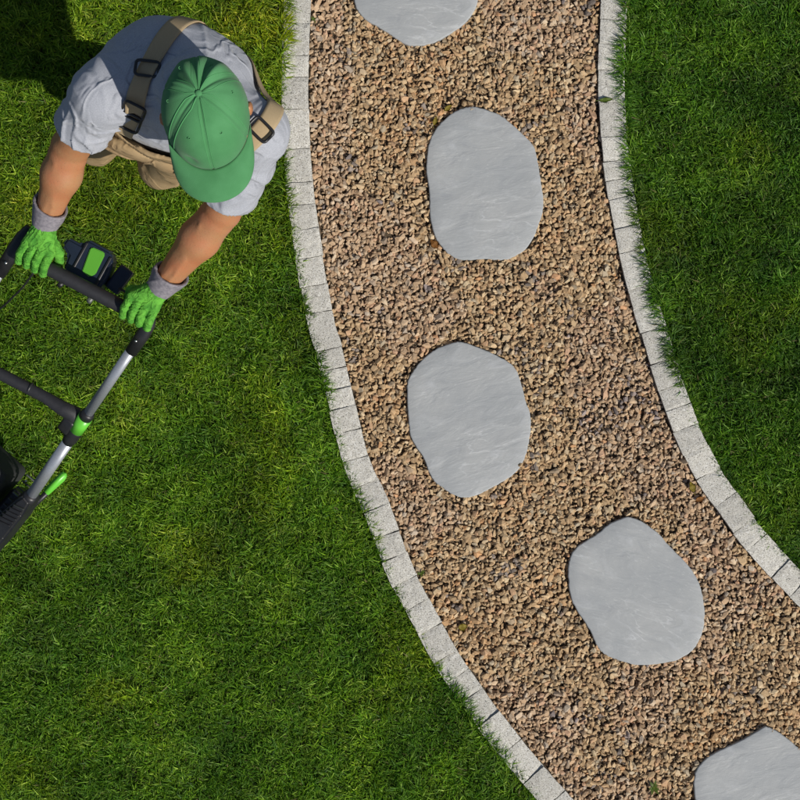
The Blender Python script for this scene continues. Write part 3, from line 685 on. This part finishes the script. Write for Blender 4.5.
part('pocket', nets(pocket, *bounds([belly + F3 * .128 + U3 * .04], .15), .0034), M['khaki'], man)

# braces laid over the shirt
def ribbon(pts, width, thick=.003, name='strap', m=None, parent=man, lift=.002, n=7):
    c = smooth_curve(pts, 7); bm = bmesh.new(); rows = []
    for i, p in enumerate(c):
        t = Vector(c[min(i + 1, len(c) - 1)] - c[max(i - 1, 0)]).normalized(); loc, nn, _, _ = sbvh.find_nearest(Vector(p)); s = t.cross(nn).normalized()
        row = []
        for k in range(n):
            q = Vector(loc) + s * width * (k / (n - 1) - .5); l2, n2, _, _ = sbvh.find_nearest(q)
            row.append((l2, (n2 + nn * 1.5).normalized()))
        rows.append(row)
    P0 = np.array([[list(q) for q, _ in r] for r in rows]); N0 = np.array([[list(q) for _, q in r] for r in rows])
    for _ in range(2):
        P1 = P0.copy(); P1[1:-1] = (P0[:-2] + P0[2:] + P0[1:-1] * 2) / 4; P1 = np.maximum(P1, P1)
        P0 = P1
    lo_, hi_ = [], []
    for r in range(len(rows)):
        lo_.append([bm.verts.new(P0[r, k] + N0[r, k] * lift) for k in range(n)]); hi_.append([bm.verts.new(P0[r, k] + N0[r, k] * (lift + thick)) for k in range(n)])
    for r in range(len(rows) - 1):
        for k in range(n - 1):
            bm.faces.new((hi_[r][k], hi_[r + 1][k], hi_[r + 1][k + 1], hi_[r][k + 1])); bm.faces.new((lo_[r][k], lo_[r][k + 1], lo_[r + 1][k + 1], lo_[r + 1][k]))
        bm.faces.new((lo_[r][0], lo_[r + 1][0], hi_[r + 1][0], hi_[r][0])); bm.faces.new((lo_[r][-1], hi_[r][-1], hi_[r + 1][-1], lo_[r + 1][-1]))
    for r in (0, -1):
        for k in range(n - 1): bm.faces.new((lo_[r][k], hi_[r][k], hi_[r][k + 1], lo_[r][k + 1]))
    return part(name, bm_mesh(bm), m or M['strap'], parent)
stR = [back - F3 * .13 + L3 * .02 - U3 * .10, P(196, 22, 1.30), P(172, 36, 1.38), P(154, 58, 1.42), P(141, 84, 1.42), P(136, 102, 1.38), P(136, 108, 1.37)]
stL = [back - F3 * .13 + L3 * .05 - U3 * .10, P(268, 58, 1.28), P(282, 92, 1.40), P(274, 112, 1.43), P(260, 132, 1.42), P(243, 147, 1.38), P(228, 160, 1.30), belly + F3 * .12 + L3 * .09 + U3 * .14]
sR = ribbon(stR, .044, lift=.004); sR['label'] = 'brace over the man\'s right shoulder'
sL = ribbon(stL, .043, lift=.004); sL['label'] = 'brace over the man\'s left shoulder'
def buckle(px, py, z, ang, w, h_, m, parent, bars=1, r=.0032, flat_=1.0, lift=.008):
    o_ = Vector((0, 0, H)); loc, nn, _, _ = sbvh.ray_cast(o_, Vector(P(px, py, z)) - o_)
    if loc is None: loc, nn, _, _ = sbvh.find_nearest(Vector(P(px, py, z)))
    nn = (nn * flat_ + Vector((0, 0, 1.2))).normalized()
    x = Vector((math.cos(R(ang)), math.sin(R(ang)), 0)); x = (x - nn * x.dot(nn)).normalized()
    mt = frame(loc + nn * lift, x, nn); pts = []
    for k in range(25):
        a = 2 * math.pi * k / 24; c_, s_ = math.cos(a), math.sin(a)
        pts.append(mt @ Vector((w / 2 * np.sign(c_) * abs(c_) ** .35, h_ / 2 * np.sign(s_) * abs(s_) ** .35, 0)))
    part('buckle', tube(pts, r, 8, up=nn), m, parent)
    for b in range(bars):
        part('buckle_bar', tube([mt @ Vector((-w / 2, 0, .001)), mt @ Vector((w / 2, 0, .001))], r * .8, 8), m, parent)
buckle(148, 69, 1.43, -8, .054, .034, M['black'], sR, 0, .0036)
buckle(261, 130, 1.43, -45, .053, .034, M['black'], sL, 0, .0036, .6, .010)
def brace_end():
    o_ = Vector((0, 0, H)); loc, nn, _, _ = sbvh.ray_cast(o_, Vector(P(137, 106, 1.38)) - o_)
    a = np.array(loc) + [0, 0, .013]
    l2, _, _, _ = sbvh.ray_cast(o_, Vector(P(127, 130, 1.3)) - o_); b = np.array(l2) if l2 is not None else P(123, 131, 1.24); b = b + [0, 0, .012]; b = a + (b - a) * 1.25; d = (b - a); ln = np.linalg.norm(d); d = d / ln
    lat = np.array([.93, -.36, 0.]); lat -= d * (lat @ d); nrm = np.cross(lat, d); nrm = nrm if nrm[2] > 0 else -nrm
    part('strap_end', rounded_box((.040, ln, .004), .0012, frame((a + b) / 2, lat, nrm)), M['strap'], sR)
    for t, hgt in ((.16, .026), (.50, .030)):
        mt = frame(a + (b - a) * t + nrm / np.linalg.norm(nrm) * .005, lat, nrm); pts = []
        for k in range(25):
            q = 2 * math.pi * k / 24; c_, s_ = math.cos(q), math.sin(q)
            pts.append(mt @ Vector((.0255 * np.sign(c_) * abs(c_) ** .35, hgt * np.sign(s_) * abs(s_) ** .35, 0)))
        part('buckle', tube(pts, .0034, 8, up=nrm), M['black'], sR)
brace_end()

# cap
def cap():
    c = thing_part('cap')
    A = .094; B = .117; NT, NR = 144, 40; bm = bmesh.new(); rows = []
    seams = [R(a) for a in (90, 150, 210, 270, 330, 30)]
    for i in range(NR + 1):
        r = i / NR; row = []
        for k in range(NT):
            th = 2 * math.pi * k / NT; ct, st = math.cos(th), math.sin(th)
            rr = math.sin(r * math.pi / 2 * .97)
            hgt = .112 * math.cos(r * math.pi / 2) ** .85
            x = A * rr * ct; y = B * rr * st
            if st > 0: y *= 1 + .03 * r; hgt += .008 * math.sin(math.pi * min(1, r * 1.1)) * st
            ds = min(abs(math.atan2(math.sin(th - s), math.cos(th - s))) for s in seams)
            arc = ds * rr * .1
            groove = -.0012 * math.exp(-(arc / .0022) ** 2) + .0006 * math.exp(-((arc - .005) / .0025) ** 2)
            puff = .003 * math.sin(min(1, ds / R(30)) * math.pi / 2) * math.sin(math.pi * r)
            # slack back panels with soft dents
            bk = max(0, -st) * math.exp(-((r - .42) / .28) ** 2)
            dent = -.009 * bk * (.5 + .5 * math.cos(th * 6 + 1.2)) - .006 * bk * math.cos(th * 11)
            dent += -.006 * math.exp(-((th - R(118)) / .16) ** 2 - ((r - .86) / .06) ** 2) - .005 * math.exp(-((th - R(215)) / .2) ** 2 - ((r - .7) / .12) ** 2)
            dent += -.004 * math.exp(-((th - R(60)) / .22) ** 2 - ((r - .55) / .16) ** 2)
            o = 1 + (groove + puff + dent) / .1
            lower = -.012 * max(0, -st) * r ** 4 - .006 * (ct * ct) * r ** 4
            row.append(bm.verts.new(Vector(hp(*(np.array([x * o, y * o - .014 - .036 * math.cos(r * math.pi / 2) ** 1.2, (hgt * o + lower + .006)]))))))
            if i == 0: break
        rows.append(row)
    for k in range(NT): bm.faces.new((rows[0][0], rows[1][k], rows[1][(k + 1) % NT]))
    for a, b in zip(rows[1:], rows[2:]):
        for k in range(NT): bm.faces.new((a[k], b[k], b[(k + 1) % NT], a[(k + 1) % NT]))
    # turned-in hem
    hem = [bm.verts.new(v.co + (Vector(headc) - v.co) * .05 - Vector(cu) * .004) for v in rows[-1]]
    for k in range(NT): bm.faces.new((rows[-1][k], hem[k], hem[(k + 1) % NT], rows[-1][(k + 1) % NT]))
    part('crown', bm_mesh(bm), M['cap'], c)
    # piping over two of the front seams and stitch lines
    def on(th, r, lift=.0006):
        kk = th / (2 * math.pi) * NT; k = int(kk) % NT; kf = kk - int(kk)
        i = r * NR; a = int(i); f = i - a; a = min(a, NR); b = min(a + 1, NR)
        g = lambda q: surf[q][k] * (1 - kf) + surf[q][(k + 1) % NT] * kf if q else surf[q][0]
        return (1 - f) * g(a) + f * g(b) + cu * lift
    me = c.children[0].data; co = np.array([v.co[:] for v in me.vertices]) + np.array(man.location)
    surf = [co[:1]] + [co[1 + (i - 1) * NT: 1 + i * NT] for i in range(1, NR + 1)]
    for s in (30, 90, 150, 210, 330, 270):
        for dd in ((-2, 2) if s != 90 else (-1, 1)):
            pts = [on((R(s) + dd * 2 * math.pi / NT / max(.25, r * 1.2)) % (2 * math.pi), r) for r in np.linspace(.06, .96, 26)]
            part('seam', tube(pts, .00055 if s != 150 else .0011, 6), M['capseam'], c)
    for s in (60, 120, 185, 355, 240, 300):
        p = on(R(s), .52, .0012); ring = [p + cl * .0026 * math.cos(a) + cf * .0026 * math.sin(a) for a in np.linspace(0, 2 * math.pi, 13)]
        part('eyelet', tube(ring, .0009, 6), M['cap'], c)
    bm = bmesh.new(); bmesh.ops.create_uvsphere(bm, u_segments=16, v_segments=8, radius=1, matrix=frame(surf[0][0] + cu * .001, cl, cu) @ Matrix.Diagonal((.0075, .0075, .0042, 1)))
    part('button', bm_mesh(bm), M['cap'], c)
    # peak
    bm = bmesh.new(); NU, NV = 36, 14; top, bot = [], []
    def peak(u, v):
        th = R(90) + (u - .5) * R(150); x0 = A * .995 * math.cos(th); y0 = B * 1.02 * math.sin(th) - .013
        # outer rim: a wide rounded arc ahead of the crown
        x1 = -.091 * math.sin((u - .5) * math.pi);
        y1 = .040 + .138 * max(0, math.cos((u - .5) * math.pi)) ** .62
        if u in (0, 1): y1 = y0; x1 = x0
        x = x0 + (x1 - x0) * v; y = y0 + (y1 - y0) * v
        z = .008 - .020 * (x / .1) ** 2 - .010 * v + .006 * math.sin(v * math.pi)
        return x, y, z
    for i in range(NU + 1):
        u = i / NU
        T, Bq = [], []
        for j in range(NV + 1):
            v = j / NV; x, y, z = peak(u, v); ed = .0006 if j < NV else -.0008
            st = -.0005 if j in (3, 5, 7, 9, 11) else 0
            T.append(bm.verts.new(Vector(hp(x, y, z + .0016 + st + (0 if j < NV else -.001))))); Bq.append(bm.verts.new(Vector(hp(x, y, z - .0016))))
        top.append(T); bot.append(Bq)
    for i in range(NU):
        for j in range(NV):
            bm.faces.new((top[i][j], top[i][j + 1], top[i + 1][j + 1], top[i + 1][j])); bm.faces.new((bot[i][j], bot[i + 1][j], bot[i + 1][j + 1], bot[i][j + 1]))
        bm.faces.new((top[i][NV], bot[i][NV], bot[i + 1][NV], top[i + 1][NV])); bm.faces.new((top[i][0], top[i + 1][0], bot[i + 1][0], bot[i][0]))
    part('peak', bm_mesh(bm), M['cap'], c)
def thing_part(name):
    o = bpy.data.objects.new(name, None); COL.objects.link(o); o.parent = man; o.empty_display_size = .05; return o
cap()

# ------------------------------------------------------------ the mower
ZB = .95
barA, barB = P(36, 262, ZB), P(140, 316, ZB); bdir = (barB - barA) / np.linalg.norm(barB - barA)
away = np.cross(bdir, U3); away = away if away[1] < 0 else -away
mow = thing('lawn_mower', 'black and lime push mower with aluminium handle tubes held by the man', 'mower', (-1.25, -.35, 0))
part('grip_bar', tube([barA - bdir * .03, barA, barA * .5 + barB * .5, barB - bdir * .03, barB - bdir * .012], [.0178, .0178, .0178, .0178, .0165], 24), M['foam'], mow)
part('grip_cap', tube([barB - bdir * .013, barB - bdir * .008, barB + bdir * .01, barB + bdir * .014], [.0182, .0205, .0205, .017], 24), M['black'], mow)
part('bar_end', tube([barB + bdir * .01, P(149, 321, ZB)], .016, 16), M['black'], mow)
corner = smooth_curve([P(146, 319, ZB), P(153, 325, ZB - .012), P(149, 332, ZB - .03), P(133, 350, .88)], 5)
part('corner_bracket', tube([P(151, 317, ZB - .004), P(149, 324, ZB - .012), P(144, 333, .925), P(131, 352, .885)], [.013, .0165, .0175, .0165], 20, flat=.8), M['black'], mow)
b0, b1 = P(153, 322, ZB), P(130, 350, .885)
scr = P(136, 341, .93); bm = bmesh.new(); bmesh.ops.create_uvsphere(bm, u_segments=12, v_segments=6, radius=.004, matrix=Matrix.Translation(Vector(scr))); part('screw', bm_mesh(bm), M['metal'], mow)
# right-hand tube run (photo right)
tA, tB, tC, tD = P(134, 346, .89), P(87, 415, .66), P(70, 439, .58), P(30, 497, .40)
part('upper_tube', tube([tA, tB], .0135, 24, flat=.85), M['alu'], mow)
part('lower_tube', tube([tC, tD], .0160, 24, flat=.85), M['alu'], mow)
def mixp(a, b, t): return a * (1 - t) + b * t
dT = (tC - tB) / np.linalg.norm(tC - tB)
part('clamp_collar', tube([tB - dT * .012, tB - dT * .004, tB + dT * .014], [.0165, .0190, .0190], 24, flat=.9), M['black'], mow)
part('clamp_sleeve', tube([tB + dT * .012, mixp(tB, tC, .62)], [.0200, .0200], 24, flat=.9), M['lime'], mow)
part('clamp_collar', tube([mixp(tB, tC, .60), mixp(tB, tC, .66), tC - dT * .006, tC + dT * .014], [.0188, .0198, .0198, .0172], 24, flat=.9), M['black'], mow)
xA, xB = P(-120, 312, .63), P(74, 414, .63)
part('cross_bar', tube([xA, P(-40, 353, .63), P(45, 397, .63), P(62, 408, .63), xB, P(80, 424, .615)], [.0160, .0160, .0160, .020, .023, .0185], 24, flat=.9), M['foam'], mow)
part('bar_joint', tube([P(29, 388, .63), P(31, 389, .63)], .0170, 24, flat=.9), M['black'], mow)
part('clamp_block', rounded_box((.055, .036, .03), .008, frame(P(68, 424, .61), tC - tB), name='block'), M['black'], mow)
# ribbed hinge boot at the foot of the tube
dD = (tD - tC) / np.linalg.norm(tD - tC); foot = P(-35, 573, .20); dF = (foot - tD) / np.linalg.norm(foot - tD)
bl = np.linalg.norm(foot - tD)
def boot_box():
    mt = frame(mixp(tD, foot, .5), dF); bm = bmesh.new()
    prof = [(-bl / 2 - .012, -.018), (-bl / 2 + .012, -.026), (-bl / 2 + .10, -.038), (bl / 2, -.044), (bl / 2, .034), (-bl / 2 + .16, .034), (-bl / 2 + .05, .030), (-bl / 2 - .006, .019)]
    f = bm.faces.new([bm.verts.new((x, y, -.035)) for x, y in prof]); q = bmesh.ops.extrude_face_region(bm, geom=[f])
    vs = [v for v in q['geom'] if isinstance(v, bmesh.types.BMVert)]; bmesh.ops.translate(bm, verts=vs, vec=(0, 0, .062)); bmesh.ops.scale(bm, verts=vs, vec=(.97, .74, 1))
    bmesh.ops.bevel(bm, geom=bm.edges[:], offset=.007, segments=3, affect='EDGES'); bmesh.ops.transform(bm, matrix=mt, verts=bm.verts)
    b = part('hinge_boot', bm_mesh(bm), M['black'], mow, False)
    part('boot_collar', tube([tD - dD * .014, tD - dD * .004, tD + dD * .012, tD + dD * .020], [.0185, .0215, .0225, .019], 24, flat=.95), M['black'], b)
    for i in range(6):
        w = .034 + .012 * min(1, i / 3)
        part('boot_rib', rounded_box((.0042, w, .010), .0018, mt @ Matrix.Translation((-bl / 2 + .030 + .0165 * i, -.002 - .001 * i, .026)) @ Matrix.Rotation(R(24), 4, 'Z')), M['black'] if i else M['darkgrey'], b)
    part('boot_fin', rounded_box((.12, .010, .016), .004, mt @ Matrix.Translation((.05, -.006, .028))), M['darkgrey'], b)
boot_box()
bm = bmesh.new(); bmesh.ops.create_uvsphere(bm, u_segments=14, v_segments=8, radius=.009, matrix=Matrix.Translation(Vector(P(13, 524, .355)))); part('bolt', bm_mesh(bm), M['grey'], mow)
for px_, py_, z_ in ((26, 481, .36), (32, 487, .33), (38, 501, .33), (10, 517, .30)):
    bm = bmesh.new(); bmesh.ops.create_uvsphere(bm, u_segments=10, v_segments=6, radius=.0035, matrix=Matrix.Translation(Vector(P(px_, py_, z_)))); part('screw', bm_mesh(bm), M['metal'], mow)
# lime height lever
lv = P(57, 482, .34); ld = P(71, 469, .37) - P(45, 493, .32)
def lever():
    ldn = ld / np.linalg.norm(ld); mt = frame(lv, ldn); bm = bmesh.new(); pr = [(-.047, -.010), (-.043, -.012), (.030, -.0125), (.045, -.006), (.047, .005), (.036, .0115), (-.040, .0105), (-.047, .008)]
    f = bm.faces.new([bm.verts.new((x, y, 0)) for x, y in pr]); r = bmesh.ops.extrude_face_region(bm, geom=[f])
    bmesh.ops.translate(bm, verts=[v for v in r['geom'] if isinstance(v, bmesh.types.BMVert)], vec=(0, 0, .014)); bmesh.ops.bevel(bm, geom=bm.edges[:], offset=.003, segments=2, affect='EDGES')
    bmesh.ops.transform(bm, matrix=mt, verts=bm.verts); l = part('height_lever', bm_mesh(bm), M['lime'], mow)
    part('lever_arm', tube([P(50, 490, .33), P(36, 503, .31), P(20, 520, .27)], .008, 10), M['black'], l)
lever()
# the other tube (beyond the left edge of the photo)
oA = P(2, 268, .89) ; sh_ = oA - tA
part('corner_bracket', tube([P(30, 228, .945), P(22, 238, .935), P(14, 250, .92), P(-1, 274, .885)], [.013, .018, .0190, .0170], 20, flat=.8), M['black'], mow)
part('bar_end', tube([P(36, 262, ZB) , P(27, 240, ZB - .005)], .017, 16), M['black'], mow)
part('upper_tube', tube([oA - (tA - tB) * -.03, oA + (tB - tA)], .0135, 24, flat=.85), M['alu'], mow)
part('clamp_sleeve', tube([tB + sh_ + dT * .01, tC + sh_ - dT * .018], .0245, 24, flat=.9), M['lime'], mow)
part('lower_tube', tube([tC + sh_, tD + sh_], .0160, 24, flat=.85), M['alu'], mow)
part('hinge_boot', tube([tD + sh_, mixp(tD, foot, .3) + sh_, foot + sh_], [.022, .034, .036], 24), M['black'], mow)
bm = bmesh.new(); bmesh.ops.create_uvsphere(bm, u_segments=10, v_segments=6, radius=.0045, matrix=Matrix.Translation(Vector(P(6, 263, .925)))); part('screw', bm_mesh(bm), M['metal'], mow)
# switch box behind the grip
bxd = (P(115, 300, .90) - P(70, 275, .90)); bxd /= np.linalg.norm(bxd); byd = np.cross(U3, bxd)
def switch_box():
    # outline in the plane of the box: x along the bar, y towards the man
    o0 = P(89, 269, .87)
    mt = frame(o0, bxd) @ Matrix.Diagonal((1.18, 1.18, 1, 1)); bm = bmesh.new()
    prof = [(-.046, -.030), (.046, -.034), (.050, .000), (.047, .036), (.030, .058), (-.030, .058), (-.038, .040), (-.072, .040), (-.076, .018), (-.052, .004)]
    f = bm.faces.new([bm.verts.new((x, y, -.02)) for x, y in prof]); r = bmesh.ops.extrude_face_region(bm, geom=[f])
    vs = [v for v in r['geom'] if isinstance(v, bmesh.types.BMVert)]; bmesh.ops.translate(bm, verts=vs, vec=(0, 0, .045)); bmesh.ops.scale(bm, verts=vs, vec=(.93, .94, 1))
    bmesh.ops.bevel(bm, geom=bm.edges[:], offset=.005, segments=3, affect='EDGES'); bmesh.ops.transform(bm, matrix=mt, verts=bm.verts)
    b = part('switch_box', bm_mesh(bm), M['navy'], mow, False)
    w = mt @ Matrix.Translation((.068, .012, -.004)) @ Matrix.Rotation(R(-8), 4, 'Z')
    part('side_wing', rounded_box((.034, .060, .026), .006, w), M['navy'], b, False)
    bm = bmesh.new(); pr = [(-.013, -.026), (.006, -.031), (.016, -.020), (.018, .026), (.014, .030), (-.012, .030), (-.016, .026)]
    f = bm.faces.new([bm.verts.new((x, y, .024)) for x, y in pr]); r = bmesh.ops.extrude_face_region(bm, geom=[f])
    bmesh.ops.translate(bm, verts=[v for v in r['geom'] if isinstance(v, bmesh.types.BMVert)], vec=(0, 0, .006)); bmesh.ops.bevel(bm, geom=bm.edges[:], offset=.0018, segments=2, affect='EDGES')
    bmesh.ops.transform(bm, matrix=mt @ Matrix.Translation((.004, .016, 0)) @ Matrix.Rotation(R(6), 4, 'Z'), verts=bm.verts); part('start_button', bm_mesh(bm), M['limed'], b, False)
    part('rib', rounded_box((.006, .07, .006), .002, mt @ Matrix.Translation((.033, .010, .026))), M['black'], b)
    part('rib', rounded_box((.006, .06, .006), .002, mt @ Matrix.Translation((-.026, .018, .026))), M['black'], b)
    part('mounting_strut', tube([mt @ Vector((.035, .02, -.005)), mt @ Vector((.040, -.03, .01)), mt @ Vector((.040, -.060, .045))], [.008, .008, .007], 10), M['grey'], b)
    part('mounting_strut', tube([mt @ Vector((-.03, .0, -.005)), mt @ Vector((-.03, -.04, .02)), mt @ Vector((-.03, -.060, .05))], [.008, .008, .007], 10), M['black'], b)
switch_box()
part('bail_wire', tube(smooth_curve([P(108, 284, .87), P(124, 291, .88), P(140, 300, .90), P(150, 312, .92)], 4), .0035, 8), M['black'], mow)
part('cable', tube(smooth_curve([P(34, 272, .92), P(22, 288, .84), P(8, 302, .74), P(-12, 325, .62), P(-40, 400, .5), P(-70, 480, .3)], 5), .0028, 8), M['black'], mow)
# grass bag, deck and wheels, mostly outside the frame
fw = np.array([-.66, -.75, 0]); fw /= np.linalg.norm(fw); rt = np.array([fw[1], -fw[0], 0]) * -1
cen = (tD + tD + sh_) / 2; cen = cen * [1, 1, 0]
def mk(dx, dy, z): return cen + fw * dx + rt * dy + np.array([0, 0, z])
mf = lambda p: frame(p, fw)
def shell(name, c, size, top, m, zs=.5, bev=.03, parent=mow):
    bm = bmesh.new(); bmesh.ops.create_cube(bm, size=1, matrix=Matrix.Diagonal((*size, 1)))
    up = [v for v in bm.verts if v.co.z > 0]; bmesh.ops.scale(bm, verts=up, vec=(top, top, 1)); bmesh.ops.bevel(bm, geom=bm.edges[:], offset=bev, segments=4, affect='EDGES', profile=.6)
    bmesh.ops.transform(bm, matrix=mf(c), verts=bm.verts); return part(name, bm_mesh(bm), m, parent)
bag = shell('grass_bag', mk(.15, .002, .22), (.40, .21, .20), .86, M['fabric'])
shell('bag_lid', mk(.13, .0, .326), (.28, .11, .022), .8, M['darkgrey'], bev=.008, parent=bag)
shell('deck', mk(.50, 0, .14), (.50, .34, .13), .85, M['black'])
shell('motor_cover', mk(.52, 0, .26), (.30, .24, .14), .75, M['black'], bev=.035)
shell('battery_hatch', mk(.52, 0, .335), (.12, .12, .02), .9, M['lime'], bev=.006)
for dx, r_ in ((.36, .095), (.74, .075)):
    for s in (-1, 1):
        c0 = mk(dx, s * .195, r_); w = part('wheel', tube([c0 - rt * .022, c0 - rt * .018, c0 + rt * .018, c0 + rt * .022], [r_ * .9, r_, r_, r_ * .9], 32), M['tyre'], mow)
        part('hub', tube([c0 - rt * .026, c0 + rt * .026], r_ * .55, 24), M['grey'], w)
bb = part('rear_bracket', rounded_box((.12, .06, .13), .014, frame(P(12, 508, .20), fw)), M['black'], mow)
for i in range(9):
    q = mixp(P(31, 478, .30), P(-6, 524, .27), i / 8); part('bracket_rib', rounded_box((.004, .03, .02), .0015, frame(q, fw)), M['darkgrey'] if i % 3 else M['grey'], bb)
part('rear_flap', rounded_box((.02, .30, .10), .006, mf(mk(.24, 0, .10))), M['black'], mow)

# ------------------------------------------------------------ gloves closed on the grip
def glove(wr, el, axis_pt, a_dir, label, mirror, spread=.0205):
    """wr wrist, el elbow, axis_pt middle of the grip on the bar, a_dir from little finger to index"""
    a = a_dir / np.linalg.norm(a_dir); u = wr - axis_pt; u = u - a * (u @ a)
    b = np.array([*away[:2], 0]); b = b / np.linalg.norm(b)         # horizontal, away from the man
    c = U3
    q = lambda i, y, z: axis_pt + a * i + b * y + c * z
    fore = (wr - el) / np.linalg.norm(wr - el)
    def fn(Q):
        # back of the hand: broad flattened block from wrist to knuckles
        kn = [q((i - 1.5) * spread, -.020 - .003 * abs(i - 1.3), .033 + .002 * (i in (1, 2))) for i in range(4)]
        d = cone(Q, wr + fore * .0, (kn[0] + kn[1]) / 2 - c * .008, .029, .019)
        d = smin(d, cone(Q, wr + fore * .0, (kn[2] + kn[3]) / 2 - c * .008, .029, .019), .012)
        for k in kn: d = smin(d, cone(Q, mixp(wr, k, .35), k, .017, .0128), .009)
        f4 = None
        lens = (.86, 1.0, 1.02, .94)                              # little finger first
        for i in range(4):
            o_ = (i - 1.5) * spread; s = lens[i]; off = .002 * (i - 1.5)
            p0 = kn[i]; p1 = q(o_ + off, .010 * s + .002, .036 * s + .001); p2 = q(o_ + off, .0295, .008 + .004 * (1 - s)); p3 = q(o_ + off * .5, .024, -.026)
            f = cone(Q, p0, p1, .0128, .0112); f = smin(f, cone(Q, p1, p2, .0112, .0102), .003); f = smin(f, cone(Q, p2, p3, .0102, .0088), .003)
            f4 = f if f4 is None else np.minimum(f4, f)
        d = smin(d, f4, .006)
        # thumb: leaves the index side of the palm and closes under the bar
        t0 = mixp(wr, q(1.6 * spread, -.02, .01), .45); t1 = q(2.1 * spread, -.034, .004); t2 = q(2.35 * spread, -.016, -.026); t3 = q(1.9 * spread, .010, -.034)
        t = cone(Q, t0, t1, .017, .0140); t = smin(t, cone(Q, t1, t2, .0135, .0118), .005); t = smin(t, cone(Q, t2, t3, .0118, .0098), .004)
        d = smin(d, t, .006)
        d = d + .0007 * np.sin(Q[..., 0] * 420 + 5 * np.sin(Q[..., 1] * 130)) * np.sin(Q[..., 1] * 330 + 3 * np.sin(Q[..., 2] * 150))
        d = d + folds(Q, 1.3, .0050, 420, fore, wr + fore * .030, .036, .003) + folds(Q, 6.1, .0022, 520, a * .8 + c * .3, q(0, -.005, .03), .04, .002)
        bar = cone(Q, barA - bdir * .05, barB + bdir * .05, .0179, .0179)
        return np.maximum(d, -bar)
    g = part('glove', nets(fn, *bounds([wr, axis_pt, q(2.3 * spread, 0, 0), q(-2.2 * spread, 0, 0)], .062), .0022), M['glove'], man); g['label'] = label
    def cf_(Q):
        st = wr - fore * .058; side = np.cross(fore, U3); side /= np.linalg.norm(side)
        d = cone(Q, st, wr + fore * .010, .0470, .0345)
        d = np.maximum(d, plane(Q, wr + fore * .012, fore)); d = np.maximum(d, -plane(Q, st + fore * .006 , fore + side * .15 * mirror))
        d = d + folds(Q, 2.9 + mirror, .0040, 160, np.cross(fore, U3) + fore * .6, wr - fore * .015, .05, .008)
        return np.maximum(d, -cone(Q, st - fore * .03, wr - fore * .004, .0445, .0290))
    part('cuff', nets(cf_, *bounds([wr - fore * .03], .075), .0024), M['cuff'], g)
glove(wrR, elR, P(37, 257, ZB), bdir, 'right glove at the left end of the grip', 1)
glove(wrL, elL, P(141, 311, ZB), -bdir, 'left glove at the right end of the grip', -1)
bpy.context.view_layer.update()
print('tris', sum(len(o.data.loops) - 2 * len(o.data.polygons) for o in bpy.data.objects if o.type == 'MESH'))
